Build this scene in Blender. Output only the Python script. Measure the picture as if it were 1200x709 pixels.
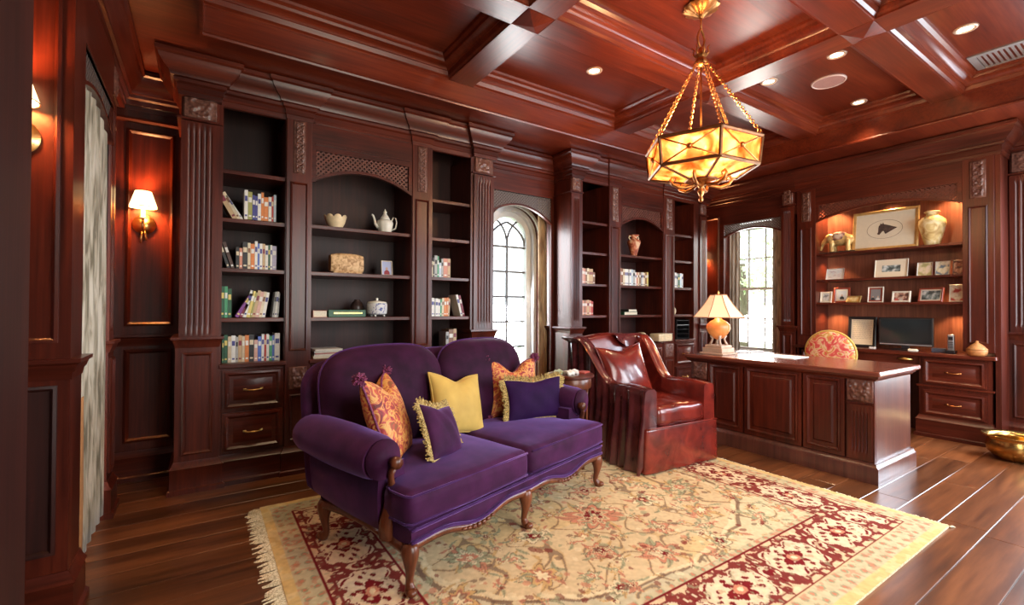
import bpy, bmesh, math, random
import numpy as np
from math import sin, cos, pi, radians, sqrt, exp
from mathutils import Vector, Matrix
for o in list(bpy.data.objects): bpy.data.objects.remove(o, do_unlink=True)
random.seed(7)
SC = bpy.context.scene
COL = SC.collection
# ------------------------------------------------------------------ camera
yaw, pit, rol = radians(33.75), radians(0.615), radians(0.26)
Fw = Vector((sin(yaw)*cos(pit), cos(yaw)*cos(pit), sin(pit)))
Rt = Vector((cos(yaw), -sin(yaw), 0)); Up = Rt.cross(Fw)
R2 = Rt*cos(rol)+Up*sin(rol); U2 = -Rt*sin(rol)+Up*cos(rol)
cam = bpy.data.objects.new('camera', bpy.data.cameras.new('camera')); COL.objects.link(cam)
cam.matrix_world = Matrix(((R2.x,U2.x,-Fw.x,0),(R2.y,U2.y,-Fw.y,0),(R2.z,U2.z,-Fw.z,1.2),(0,0,0,1)))
cam.data.sensor_width = 36; cam.data.lens = 545.2*36/1200; cam.data.clip_start = .02
SC.camera = cam
# ------------------------------------------------------------------ world, exposure, daylight
SC.view_settings.view_transform = 'Standard'; SC.view_settings.look = 'None'
SC.view_settings.gamma = 1; SC.view_settings.use_curve_mapping = False
SC.view_settings.exposure = 0.55
w = bpy.data.worlds.new('sky'); SC.world = w; w.use_nodes = True
bg = w.node_tree.nodes['Background']; bg.inputs[0].default_value = (.86,.94,1,1); bg.inputs[1].default_value = 3.6
def area(name, loc, direction, sx, sy, power, color):
    l = bpy.data.lights.new(name, 'AREA'); l.shape = 'RECTANGLE'; l.size = sx; l.size_y = sy; l.energy = power; l.color = color
    o = bpy.data.objects.new(name, l); COL.objects.link(o); o.location = loc
    o.rotation_euler = Vector(direction).to_track_quat('-Z', 'Y').to_euler(); return o
# fill lamps at added, unseen front and side openings; daylight at the other windows
area('front_fill_daylight', (4.5,-.8,1.45), (-.05,1,-.42), 1.5, 2.0, 75, (.90,.93,1))
area('side_fill_daylight', (6.12,.10,1.40), (-1,.18,-.35), 1.15, 1.9, 85, (.76,.86,1))
area('front_fill_daylight', (1.6,-.8,1.45), (.15,1,-.45), 1.5, 2.0, 46, (1,.92,.82))
area('right_window_daylight', (6.28,3.46,1.5), (-1,-.1,-.25), .7, 1.6, 34, (1,.97,.92))
area('back_window_daylight', (2.86,4.33,1.35), (0,-1,-.25), .42, 1.5, 26, (.95,.97,1))
area('left_window_daylight', (-.62,3.0,1.3), (1,.0,-.1), .7, 1.8, 8, (.95,.97,1))
def point(name, loc, power, color=(1,.62,.28), r=.03):
    l = bpy.data.lights.new(name, 'POINT'); l.energy = power; l.color = color; l.shadow_soft_size = r
    o = bpy.data.objects.new(name, l); COL.objects.link(o); o.location = loc; return o
def spot(name, loc, power, ang=80, color=(1,.72,.42), r=.03, blend=.6, d=(0,0,-1)):
    l = bpy.data.lights.new(name, 'SPOT'); l.energy = power; l.color = color; l.spot_size = radians(ang); l.spot_blend = blend; l.shadow_soft_size = r
    o = bpy.data.objects.new(name, l); COL.objects.link(o); o.location = loc
    o.rotation_euler = Vector(d).to_track_quat('-Z','Y').to_euler(); return o

# ------------------------------------------------------------------ materials
def nt(name):
    m = bpy.data.materials.new(name); m.use_nodes = True
    t = m.node_tree; b = t.nodes['Principled BSDF']; return m, t, b
def N(t, typ, **kw):
    n = t.nodes.new(typ)
    for k, v in kw.items():
        if k.startswith('_'): n.inputs[k[1:].replace('_',' ')].default_value = v
        else: setattr(n, k, v)
    return n
def ramp(t, fac, stops, interp='LINEAR'):
    r = t.nodes.new('ShaderNodeValToRGB'); t.links.new(fac, r.inputs[0]); cr = r.color_ramp; cr.interpolation = interp
    while len(cr.elements) < len(stops): cr.elements.new(.5)
    for e, (p, c) in zip(cr.elements, stops): e.position = p; e.color = (*c, 1)
    return r.outputs[0]
def coords(t, scale, kind='Object', rnd=False):
    tc = t.nodes.new('ShaderNodeTexCoord'); mp = t.nodes.new('ShaderNodeMapping'); mp.inputs['Scale'].default_value = scale
    t.links.new(tc.outputs[kind], mp.inputs[0])
    if rnd:
        oi = t.nodes.new('ShaderNodeObjectInfo'); mu = t.nodes.new('ShaderNodeMath'); mu.operation = 'MULTIPLY'; mu.inputs[1].default_value = 40
        t.links.new(oi.outputs['Random'], mu.inputs[0]); cb = t.nodes.new('ShaderNodeCombineXYZ')
        for i in range(3): t.links.new(mu.outputs[0], cb.inputs[i])
        t.links.new(cb.outputs[0], mp.inputs['Location'])
    return mp.outputs[0]
def bump(t, b, h, strength=.2, dist=.01):
    bn = t.nodes.new('ShaderNodeBump'); bn.inputs['Strength'].default_value = strength; bn.inputs['Distance'].default_value = dist
    t.links.new(h, bn.inputs['Height']); t.links.new(bn.outputs[0], b.inputs['Normal'])
def wood(name, dark, mid, light, grain='z', rough=.33, rnd=False, coat=.12, fine=60):
    m, t, b = nt(name)
    s = {'z':(fine,fine,2.2),'x':(2.2,fine,fine),'y':(fine,2.2,fine)}[grain]
    s2 = {'z':(5,5,.8),'x':(.8,5,5),'y':(5,.8,5)}[grain]
    n1 = N(t,'ShaderNodeTexNoise',_Scale=1.0,_Detail=5.0,_Roughness=.6); t.links.new(coords(t,s,rnd=rnd), n1.inputs['Vector'])
    n2 = N(t,'ShaderNodeTexNoise',_Scale=1.0,_Detail=4.0,_Distortion=1.2); t.links.new(coords(t,s2,rnd=rnd), n2.inputs['Vector'])
    mx = N(t,'ShaderNodeMath',operation='ADD'); mx.use_clamp = False
    a = N(t,'ShaderNodeMath',operation='MULTIPLY'); a.inputs[1].default_value = .45; t.links.new(n1.outputs[0], a.inputs[0])
    c = N(t,'ShaderNodeMath',operation='MULTIPLY'); c.inputs[1].default_value = .55; t.links.new(n2.outputs[0], c.inputs[0])
    t.links.new(a.outputs[0], mx.inputs[0]); t.links.new(c.outputs[0], mx.inputs[1])
    col = ramp(t, mx.outputs[0], [(.34,dark),(.5,mid),(.66,light)])
    if rnd:
        oi = t.nodes.new('ShaderNodeObjectInfo'); mr = N(t,'ShaderNodeMapRange'); mr.inputs[3].default_value = .65; mr.inputs[4].default_value = 1.3
        t.links.new(oi.outputs['Random'], mr.inputs[0]); hs = N(t,'ShaderNodeHueSaturation'); t.links.new(mr.outputs[0], hs.inputs['Value']); t.links.new(col, hs.inputs['Color']); col = hs.outputs[0]
    t.links.new(col, b.inputs['Base Color']); b.inputs['Roughness'].default_value = rough
    b.inputs['Specular IOR Level'].default_value = .38; b.inputs['Coat Weight'].default_value = coat; b.inputs['Coat Roughness'].default_value = rough*.7
    bump(t, b, n1.outputs[0], .06, .004); return m
D0,D1,D2 = (.030,.0048,.0024),(.070,.0105,.0048),(.125,.020,.008)
WV = wood('mahogany_vertical', D0,D1,D2,'z'); WX = wood('mahogany_along', D0,D1,D2,'x'); WY = wood('mahogany_across', D0,D1,D2,'y')
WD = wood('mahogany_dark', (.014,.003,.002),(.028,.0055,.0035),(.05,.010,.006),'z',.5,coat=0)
CL = wood('ceiling_mahogany', (.065,.009,.0035),(.125,.017,.006),(.19,.031,.010),'x',.3)
CLY = wood('beam_mahogany', (.065,.009,.0035),(.12,.017,.006),(.18,.030,.010),'y',.3)
FL = wood('floor_walnut', (.055,.018,.007),(.13,.043,.015),(.23,.082,.029),'x',.28,rnd=True,coat=.35,fine=30)
LEG = wood('carved_walnut', (.05,.014,.006),(.12,.032,.013),(.2,.06,.025),'z',.3)
def plain(name, col, rough=.5, metal=0, var=.0, scale=30, bumps=0, **kw):
    m, t, b = nt(name)
    n = N(t,'ShaderNodeTexNoise',_Scale=float(scale),_Detail=4.0); t.links.new(coords(t,(1,1,1)), n.inputs['Vector'])
    lo = tuple(c*(1-var) for c in col); hi = tuple(min(1,c*(1+var)) for c in col)
    t.links.new(ramp(t, n.outputs[0], [(.3,lo),(.7,hi)]), b.inputs['Base Color'])
    b.inputs['Roughness'].default_value = rough; b.inputs['Metallic'].default_value = metal
    if bumps: bump(t, b, n.outputs[0], bumps, .004)
    for k, v in kw.items(): b.inputs[k.replace('_',' ')].default_value = v
    return m
def emis(name, col, strength, base=(.8,.6,.4)):
    m, t, b = nt(name); b.inputs['Base Color'].default_value = (*base,1); b.inputs['Emission Color'].default_value = (*col,1); b.inputs['Emission Strength'].default_value = strength
    return m
CARVE = plain('carved_mahogany', (.14,.055,.038), .32, 0, .45, 60)  # base colour lightened to carry the silvery specular of the carving
LATT = plain('lattice_wood', (.12,.034,.020), .45, 0, .3)
BRASS = plain('brass', (.72,.46,.16), .28, 1, .15, 20)
BRONZE = plain('dark_bronze', (.20,.085,.035), .4, .8, .3, 25)
ABRASS = plain('antique_brass', (.52,.22,.07), .38, 1, .35, 25)
BLACK = plain('black_plastic', (.012,.012,.014), .3)
GREYM = plain('grey_metal', (.35,.35,.36), .4, .6)
WHITEC = plain('white_ceramic', (.75,.72,.62), .25, 0, .1, 18)
CREAMC = plain('cream_ceramic', (.72,.58,.36), .3, 0, .25, 14)
PAGES = plain('book_pages', (.72,.65,.5), .8, 0, .1, 200)
WHITEW = plain('white_window_paint', (.62,.62,.62), .4, 0, .03)
def velvet(name, col, sheen, tint, rough=.75, var=.25):
    m = plain(name, col, rough, 0, var, 9, .15); b = m.node_tree.nodes['Principled BSDF']
    b.inputs['Sheen Weight'].default_value = sheen; b.inputs['Sheen Tint'].default_value = (*tint,1); b.inputs['Sheen Roughness'].default_value = .35; b.inputs['Specular IOR Level'].default_value = .12
    return m
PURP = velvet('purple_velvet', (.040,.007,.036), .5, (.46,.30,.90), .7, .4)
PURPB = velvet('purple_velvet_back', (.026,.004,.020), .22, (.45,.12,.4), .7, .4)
PURPD = velvet('dark_purple_satin', (.018,.003,.036), .2, (.4,.15,.9), .75)
PIPE = velvet('purple_piping', (.05,.015,.08), .6, (.6,.35,.9))
GOLD = velvet('gold_fabric', (.50,.33,.085), .4, (1,.8,.4), .6, .12)
def fringe_mat(name, a, b_):
    m, t, b = nt(name); n = N(t,'ShaderNodeTexNoise',_Scale=160.0,_Detail=3.0); t.links.new(coords(t,(1,1,1)), n.inputs['Vector'])
    t.links.new(ramp(t, n.outputs[0], [(.35,a),(.62,b_)]), b.inputs['Base Color']); b.inputs['Roughness'].default_value = .7; return m
GFR = fringe_mat('gold_fringe', (.12,.07,.02), (.62,.45,.16)); PFR = fringe_mat('plum_fringe', (.06,.008,.03), (.25,.04,.12))
WFR = fringe_mat('rug_fringe', (.45,.33,.18), (.85,.72,.48))
def floral(name, base, stops, scale=14, dist=1.8):
    m, t, b = nt(name)
    n = N(t,'ShaderNodeTexNoise',_Scale=float(scale),_Detail=2.0,_Distortion=dist); t.links.new(coords(t,(1,1,1)), n.inputs['Vector'])
    v = N(t,'ShaderNodeTexVoronoi',_Scale=scale*1.3); t.links.new(n.outputs['Color'], v.inputs['Vector'])
    t.links.new(ramp(t, n.outputs[0], stops), b.inputs['Base Color']); b.inputs['Roughness'].default_value = .6; return m
FLOR = floral('floral_brocade', None, [(.32,(.12,.008,.010)),(.42,(.42,.035,.04)),(.47,(.58,.22,.04)),(.54,(.62,.36,.10)),(.58,(.46,.06,.03)),(.70,(.22,.07,.02))], 16)
FLOR2 = floral('floral_chintz', None, [(.32,(.55,.05,.05)),(.46,(.66,.12,.10)),(.50,(.70,.42,.26)),(.55,(.74,.56,.34)),(.60,(.55,.30,.05)),(.7,(.62,.10,.08))], 12)
def drape(name, cols, sx=(26,26,4), rough=.6, sheen=.3):
    m, t, b = nt(name); n = N(t,'ShaderNodeTexNoise',_Scale=1.0,_Detail=5.0,_Distortion=.8); t.links.new(coords(t,sx), n.inputs['Vector'])
    t.links.new(ramp(t, n.outputs[0], cols), b.inputs['Base Color']); b.inputs['Roughness'].default_value = rough; b.inputs['Sheen Weight'].default_value = sheen
    return m
CURT = drape('patterned_curtain', [(.36,(.16,.14,.09)),(.5,(.46,.42,.32)),(.62,(.66,.62,.52))])
CURTG = drape('gold_curtain', [(.36,(.20,.12,.05)),(.5,(.38,.25,.12)),(.64,(.52,.38,.2))])
CURTL = plain('curtain_lining', (.46,.22,.09), .7, 0, .1)
CURTW = drape('pale_curtain', [(.36,(.30,.25,.19)),(.5,(.48,.42,.33)),(.64,(.62,.55,.44))])
def leather(name, c0, c1, rough=.22):
    m, t, b = nt(name); n = N(t,'ShaderNodeTexNoise',_Scale=7.0,_Detail=5.0,_Distortion=.6); t.links.new(coords(t,(1,1,1)), n.inputs['Vector'])
    t.links.new(ramp(t, n.outputs[0], [(.35,c0),(.68,c1)]), b.inputs['Base Color']); b.inputs['Roughness'].default_value = rough
    b.inputs['Coat Weight'].default_value = .5; b.inputs['Coat Roughness'].default_value = .18
    n2 = N(t,'ShaderNodeTexNoise',_Scale=16.0,_Detail=3.0); t.links.new(coords(t,(1,1,.5)), n2.inputs['Vector']); bump(t, b, n2.outputs[0], .10, .02)
    return m
LEA = leather('oxblood_leather', (.085,.008,.006), (.20,.02,.012)); LEAD = leather('plum_leather', (.05,.010,.012), (.12,.024,.024), .2)

# ------------------------------------------------------------------ mesh builder
class MB:
    def __init__(s): s.v=[]; s.f=[]; s.m=[]
    def add(s, vs, fs, mi=0):
        n = len(s.v); s.v += [tuple(p) for p in vs]; s.f += [tuple(i+n for i in f) for f in fs]; s.m += [mi]*len(fs); return s
    def box(s, x0,x1,y0,y1,z0,z1, mi=0, F=None):
        vs = [(x,y,z) for z in (z0,z1) for y in (y0,y1) for x in (x0,x1)]
        if F: vs = [F(*p) for p in vs]
        return s.add(vs, [(0,2,3,1),(4,5,7,6),(0,1,5,4),(2,6,7,3),(0,4,6,2),(1,3,7,5)], mi)
    def loops(s, L, mi=0, cap0=False, cap1=False, closed=True):
        n = len(L[0]); vs = [p for l in L for p in l]; fs = []
        for i in range(len(L)-1):
            for j in range(n if closed else n-1):
                k = (j+1)%n; fs.append((i*n+j, i*n+k, (i+1)*n+k, (i+1)*n+j))
        if cap0: fs.append(tuple(range(n-1,-1,-1)))
        if cap1: fs.append(tuple((len(L)-1)*n+j for j in range(n)))
        return s.add(vs, fs, mi)
    def grid(s, fn, nu, nv, mi=0):
        return s.loops([[fn(i/nu, j/nv) for j in range(nv+1)] for i in range(nu+1)], mi, closed=False)
    def tube(s, pts, r, n=8, mi=0, closed=False, flat=1.0):
        pts = [Vector(p) for p in pts]; rs = r if isinstance(r,(list,tuple)) else [r]*len(pts); L=[]
        up = None; m = len(pts)
        for i,p in enumerate(pts):
            if closed: d = (pts[(i+1)%m]-pts[i-1])
            else: d = pts[min(i+1,m-1)]-pts[max(i-1,0)]
            d.normalize()
            if up is None: up = Vector((0,0,1)) if abs(d.z)<.9 else Vector((1,0,0))
            a = d.cross(up)
            if a.length < 1e-5: a = d.cross(Vector((0,1,0)))
            a.normalize(); up = a.cross(d); up.normalize()
            L.append([p+a*cos(2*pi*k/n)*rs[i]+up*sin(2*pi*k/n)*rs[i]*flat for k in range(n)])
        if closed: L.append(L[0])
        return s.loops(L, mi, not closed, not closed)
    def lathe(s, prof, c=(0,0,0), n=20, mi=0, warp=None, axis='z'):
        L=[]
        for r,z in prof:
            l=[]
            for k in range(n):
                a=2*pi*k/n; q=r*(warp(a,z) if warp else 1)
                p=(q*cos(a),q*sin(a),z) if axis=='z' else ((q*cos(a),-z,q*sin(a)) if axis=='y' else (z,q*cos(a),q*sin(a)))
                l.append((c[0]+p[0],c[1]+p[1],c[2]+p[2]))
            L.append(l)
        return s.loops(L, mi, True, True)
    def panel(s, F, u0,u1,v0,v1, prof, mi=0, cap=True):
        L=[[F(u0+d,v0+d,w),F(u1-d,v0+d,w),F(u1-d,v1-d,w),F(u0+d,v1-d,w)] for d,w in prof]
        return s.loops(L, mi, False, cap)
    def sweep(s, prof, path, M=None, closed=False, mi=0, side=1):
        # profile (d out to the left*side of travel, h); path in plane; M maps (a,b,h)->xyz
        M = M or (lambda a,b,h:(a,b,h)); P=[Vector(p) for p in path]; n=len(P); L=[]
        for i,p in enumerate(P):
            e0 = (P[i]-P[i-1]).normalized() if (i>0 or closed) else None
            e1 = (P[(i+1)%n]-P[i]).normalized() if (i<n-1 or closed) else None
            e0 = e0 or e1; e1 = e1 or e0
            n0 = Vector((-e0.y,e0.x))*side; n1 = Vector((-e1.y,e1.x))*side
            k = 1+n0.dot(n1); mt = (n0+n1)/k if k>1e-4 else n0
            L.append([M(p.x+mt.x*d,p.y+mt.y*d,h) for d,h in prof])
        if closed: L.append(L[0])
        return s.loops(L, mi, not closed, not closed)
    def rbox(s, c, h, r, n=4, fl=5, fn=None, mi=0):
        # rounded box: centre c, half extents h, corner radius r
        ax=[]
        for k in range(3):
            rr=min(r,h[k]*.999); a=[-h[k]+rr*(1-cos(pi/2*i/n)) for i in range(n)]; core=h[k]-rr
            mid=[-core+2*core*i/fl for i in range(fl+1)]; b=[-q for q in reversed(a)]; ax.append(a+mid+b)
        idx={}; vs=[]; fs=[]
        def V(p):
            key=tuple(round(q,6) for q in p)
            if key not in idx:
                rr=[min(r,h[k]*.999) for k in range(3)]
                q=[max(-(h[k]-rr[k]),min(h[k]-rr[k],p[k])) for k in range(3)]
                d=Vector([(p[k]-q[k])/rr[k] for k in range(3)]); l=max(abs(d.x),abs(d.y),abs(d.z))
                if l>0:
                    d=Vector([sin(min(1,abs(t))*pi/2)*(1 if t>0 else -1) if False else t for t in d]); d.normalize()
                o=[q[k]+d[k]*rr[k] for k in range(3)]
                if fn: o=fn(o[0],o[1],o[2])
                idx[key]=len(vs); vs.append((c[0]+o[0],c[1]+o[1],c[2]+o[2]))
            return idx[key]
        for k in range(3):
            i,j=[q for q in range(3) if q!=k]
            for sg in (-1,1):
                for a in range(len(ax[i])-1):
                    for b in range(len(ax[j])-1):
                        quad=[]
                        for (p,q) in ((a,b),(a+1,b),(a+1,b+1),(a,b+1)):
                            t=[0,0,0]; t[k]=sg*h[k]; t[i]=ax[i][p]; t[j]=ax[j][q]; quad.append(V(t))
                        if len(set(quad))>2: fs.append(tuple(dict.fromkeys(quad)))
        return s.add(vs, fs, mi)
    def ellipsoid(s, c, r, n=12, mi=0):
        return s.loops([[(c[0]+r[0]*sin(t)*cos(a),c[1]+r[1]*sin(t)*sin(a),c[2]+r[2]*cos(t)) for a in [2*pi*k/n for k in range(n)]] for t in [.02+(pi-.04)*i/(n//2+1) for i in range(n//2+2)]], mi, True, True)
ROOT = {}
def link(name, data): o = bpy.data.objects.new(name, data); COL.objects.link(o); return o
def thing(name, label, cat, loc=(0,0,0), rz=0, group=None, rot=None):
    o = link(name, None); o.location = loc; o.rotation_euler = rot or (0,0,rz); o.empty_display_size = .05
    o['label'] = label; o['category'] = cat
    if group: o['group'] = group
    ROOT[o] = Matrix.Translation(loc) @ o.rotation_euler.to_matrix().to_4x4(); return o
def mesh(name, mb, mats, world=None, smooth=False, normals=True):
    me = bpy.data.meshes.new(name); vs = mb.v
    if world is not None: inv = world.inverted(); vs = [inv @ Vector(p) for p in vs]
    me.from_pydata([tuple(p) for p in vs], [], mb.f); me.update()
    mats = mats if isinstance(mats, (list,tuple)) else [mats]
    for m in mats: me.materials.append(m)
    if len(mats) > 1: me.polygons.foreach_set('material_index', mb.m)
    if normals:
        bm = bmesh.new(); bm.from_mesh(me); bmesh.ops.recalc_face_normals(bm, faces=bm.faces); bm.to_mesh(me); bm.free()
    if smooth: me.polygons.foreach_set('use_smooth', [True]*len(me.polygons))
    return me
def part(name, mb, mats, parent=None, label=None, world=False, smooth=False, bevel=0, kind=None, sub=0, angle=None):
    W = ROOT.get(parent) if (world and parent) else None
    o = link(name, mesh(name, mb, mats, W, smooth or angle is not None))
    if parent: o.parent = parent; ROOT[o] = ROOT.get(parent, Matrix())
    if label: o['label'] = label
    if kind: o['kind'] = kind
    if angle is not None:
        o.data.set_sharp_from_angle(angle=radians(angle))
    if bevel:
        b = o.modifiers.new('bevel','BEVEL'); b.width = bevel; b.segments = 2; b.limit_method = 'ANGLE'; b.angle_limit = radians(40)
    if sub: q = o.modifiers.new('sub','SUBSURF'); q.levels = sub; q.render_levels = sub
    return o
def P(name, mb, mats, parent, **k): return part(name, mb, mats, parent, world=True, **k)   # vertices given in world space
def struct(name, mb, mats, parent=None, **k):
    o = part(name, mb, mats, parent, **k)
    if not parent: o['kind'] = 'structure'
    return o
def single(name, mb, mats, label, cat, loc=(0,0,0), rz=0, group=None, **k):
    o = part(name, mb, mats, None, **k); o.location = loc; o.rotation_euler = (0,0,rz); o['label']=label; o['category']=cat
    if group: o['group']=group
    return o
def FY(y0): return lambda u,v,w:(u,y0-w,v)        # plane facing the camera side (-y)
def FX(x0): return lambda u,v,w:(x0-w,u,v)        # right wall, facing -x
def FXp(x0): return lambda u,v,w:(x0+w,u,v)       # left wall, facing +x
def fb(mb,F,u0,u1,v0,v1,w0,w1,mi=0):
    vs=[F(u,v,w) for v in (v0,v1) for w in (w0,w1) for u in (u0,u1)]
    return mb.add(vs,[(0,2,3,1),(4,5,7,6),(0,1,5,4),(2,6,7,3),(0,4,6,2),(1,3,7,5)],mi)
RAISED=[(0,0),(0,.012),(.012,.016),(.022,.010),(.026,.002),(.05,.004),(.062,.012)]
SUNK=[(0,0),(0,.010),(.010,.015),(.020,.010),(.026,-.004)]
def hsweep(mb,F,prof,path,side=1,closed=False):   # path in (u,w), profile (d,v)
    return mb.sweep(prof,path,lambda a,b,h:F(a,h,b),closed,side=side)
CROWN=[(-.03,2.79),(.12,2.79),(.12,2.765),(.105,2.755),(.10,2.735),(.075,2.70),(.05,2.675),(.045,2.655),(.03,2.65),(.028,2.63),(.012,2.62),(.012,2.585),(.006,2.58),(.004,2.552),(-.03,2.552)]
RAIL=[(-.02,1.0),(.035,1.0),(.035,.985),(.022,.975),(.016,.955),(.008,.945),(.004,.92),(-.02,.92)]
BASE=[(-.02,0),(.034,0),(.034,.028),(.022,.036),(.02,.15),(.026,.16),(.014,.175),(.004,.20),(-.02,.20)]
def flutes(mb,F,u0,u1,v0,v1,w0,w1,n=5,depth=.010,margin=.03):
    # fluted plate: front at w1 with n half-round grooves
    us=[]; wd=(u1-u0-2*margin)/n
    us.append((u0,0)); 
    for i in range(n):
        a=u0+margin+i*wd+wd*.13; b=a+wd*.74
        us.append((a-.0008,0))
        for k in range(7): t=k/6; us.append((a+(b-a)*t, sin(pi*t)))
        us.append((b+.0008,0))
    us.append((u1,0))
    rows=[(v0,0),(v0+.05,0),(v0+.08,1),(v1-.08,1),(v1-.05,0),(v1,0)]
    L=[[F(u,v,w1-depth*d*k) for u,d in us] for v,k in rows]
    mb.loops(L,0,closed=False)
    mb.loops([[F(u0,v0,w0),F(u0,v1,w0)],[F(u0,v0,w1),F(u0,v1,w1)]],0,closed=False)
    mb.loops([[F(u1,v0,w0),F(u1,v1,w0)],[F(u1,v0,w1),F(u1,v1,w1)]],0,closed=False)
    mb.loops([[F(u0,v1,w0),F(u1,v1,w0)],[F(u0,v1,w1),F(u1,v1,w1)]],0,closed=False)
def carved(F,u0,u1,v0,v1,w0,amp=.022,n=1,seed=0):
    # acanthus relief: mirrored scrolls and leaves
    mb=MB(); W=u1-u0; Hh=v1-v0; nu=18; nv=max(18,int(18*Hh/W))
    def hgt(s,t):
        x=abs(s-.5)*2; y=t*Hh/W; r=0
        per=max(1,round(Hh/W)); yy=(y%1.0 if per>1 else t); 
        for cx,cy,rad,k in ((.45,.35,.34,9),(.55,.75,.28,-9),(.05,.5,.22,7),(.15,.1,.2,6)):
            dx,dy=x-cx,yy-cy; d=sqrt(dx*dx+dy*dy); 
            if d<rad: r=max(r,(1-d/rad)**.5*(.55+.45*cos(math.atan2(dy,dx)*3+k*d*2)))
        e=min(s,1-s,t*Hh/W,(1-t)*Hh/W); 
        return w0+.004+amp*r*min(1,e/.06)
    mb.grid(lambda s,t:F(u0+W*s,v0+Hh*t,hgt(s,t)),nu,nv)
    fb(mb,F,u0-.006,u1+.006,v0-.006,v1+.006,w0-.01,w0+.003)
    return mb
def lattice(F,u0,u1,vlo,vhi,w,sp=.034,bw=.0062,th=.005):
    mb=MB(); 
    for sg in (1,-1):
        k=-60
        while k<400:
            c=k*sp; seg=None
            for i in range(0,int((u1-u0)/.006)+1):
                u=u0+i*.006; v=vlo(.5*(u0+u1))-.35+c*1.0-(0)+sg*(u-u0) if sg==1 else vlo(.5*(u0+u1))-.35+c-(u-u0)
                ins=vlo(u)<v<vhi(u)
                if ins and seg is None: seg=(u,v)
                if (not ins or u+.006>u1) and seg is not None:
                    a=seg; b=(u,v)
                    if b[0]-a[0]>.004:
                        nx,ny=(-sg*bw*.7,bw*.7)
                        pts=[(a[0]-nx,a[1]-ny),(b[0]-nx,b[1]-ny),(b[0]+nx,b[1]+ny),(a[0]+nx,a[1]+ny)]
                        mb.loops([[F(p[0],p[1],w+(0 if sg>0 else -.003)) for p in pts],[F(p[0],p[1],w+(0 if sg>0 else -.003)+th) for p in pts]],0,True,True)
                    seg=None
            k+=1
            if c>1.2+ (u1-u0): break
    return mb
def arch_strip(mb,F,u0,u1,vlo,vhi,w0,w1,n=20):
    L=[]
    for i in range(n+1):
        u=u0+(u1-u0)*i/n; a,b=vlo(u),vhi(u)
        L.append([F(u,a,w0),F(u,b,w0),F(u,b,w1),F(u,a,w1)])
    return mb.loops(L,0,True,True)
def handle(F,u,v,w,parent,L=.10,mat=BRASS):
    mb=MB(); mb.tube([F(u-L/2,v,w),F(u-L/2,v,w+.022),F(u-L/4,v-.003,w+.030),F(u,v-.004,w+.032),F(u+L/4,v-.003,w+.030),F(u+L/2,v,w+.022),F(u+L/2,v,w)],[.006,.005,.004,.006,.004,.005,.006],8)
    for s in (-1,1): fb(mb,F,u+s*L/2-.010,u+s*L/2+.010,v-.006,v+.006,w,w+.004)
    return P('handle',mb,mat,parent,smooth=True,label='brass bail handle')

# ================================================================== THE SETTING
XL, XR, YB, YF = -.95, 6.2, 4.12, -.9
# floor: base slab and individual planks
floor = struct('floor', MB().box(XL-.2,XR+.2,YF-.2,YB+.3,-.10,-.022), plain('floor_gap',(.03,.015,.008),.7))
PW=.1875; y=.105-PW*6
rp=random.Random(5)
while y < YB:
    x = XL - rp.random()*1.2
    while x < XR:
        L = rp.uniform(1.3,2.6); x1=min(x+L,XR)
        if x1 > XL+.05:
            a=max(x,XL); mb=MB(); c=.0026; g=.001
            X0,X1,Y0,Y1=a+g,x1-g,y+g,y+PW-g
            mb.loops([[(X0,Y0,-.02),(X1,Y0,-.02),(X1,Y1,-.02),(X0,Y1,-.02)],[(X0,Y0,-c),(X1,Y0,-c),(X1,Y1,-c),(X0,Y1,-c)],[(X0+c,Y0+c,0),(X1-c,Y0+c,0),(X1-c,Y1-c,0),(X0+c,Y1-c,0)]],0,True,True)
            part('plank',mb,FL,floor)
        x = x1 if x1<XR else XR
    y += PW
# ceiling: soffit ring, beams, coffers
CX=[(-.02,1.59),(1.79,3.40),(3.61,5.20)]; CY=[(.23,1.12),(1.31,2.21),(2.40,3.27)]
ZS,ZB,ZP=2.80,2.966,3.10
mb=MB(); x0,x1,y0,y1=-.02,5.20,.23,3.27
for a in ((XL-.2,XR+.2,y1,YB+.3),(XL-.2,XR+.2,YF-.2,y0),(XL-.2,x0,y0,y1),(x1,XR+.2,y0,y1)): mb.box(*a,ZS,ZP+.2)
ceiling = struct('ceiling', mb, CL)
part('soffit_edge_moulding', MB().sweep([(-.004,ZS-.012),(.012,ZS-.012),(.016,ZS),(.010,ZS+.012),(-.004,ZS+.014)],[(x0,y0),(x1,y0),(x1,y1),(x0,y1)],closed=True), CL, ceiling, angle=35)
for (a,b) in CX:
    for (c,d) in CY:
        part('coffer_panel', MB().box(a-.02,b+.02,c-.02,d+.02,ZP,ZP+.03), CL, ceiling)
        pr=[(-.002,ZB),(.004,ZB),(.004,ZB+.012),(.020,ZB+.022),(.030,ZB+.050),(.036,ZB+.052),(.052,ZB+.075),(.080,ZB+.088),(.086,ZB+.105),(.105,ZB+.118),(.110,ZP),(-.002,ZP)]
        part('coffer_moulding', MB().sweep(pr,[(a,c),(b,c),(b,d),(a,d)],closed=True), CL, ceiling, angle=35)
for i in (0,1): part('ceiling_beam', MB().box(CX[i][1],CX[i+1][0],y0,y1,ZB,ZP+.1), CLY, ceiling, bevel=.004)
for i in (0,1):
    for (a,b) in CX: part('ceiling_beam', MB().box(a,b,CY[i][1],CY[i+1][0],ZB+.0005,ZP+.1), CL, ceiling, bevel=.004)
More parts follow.
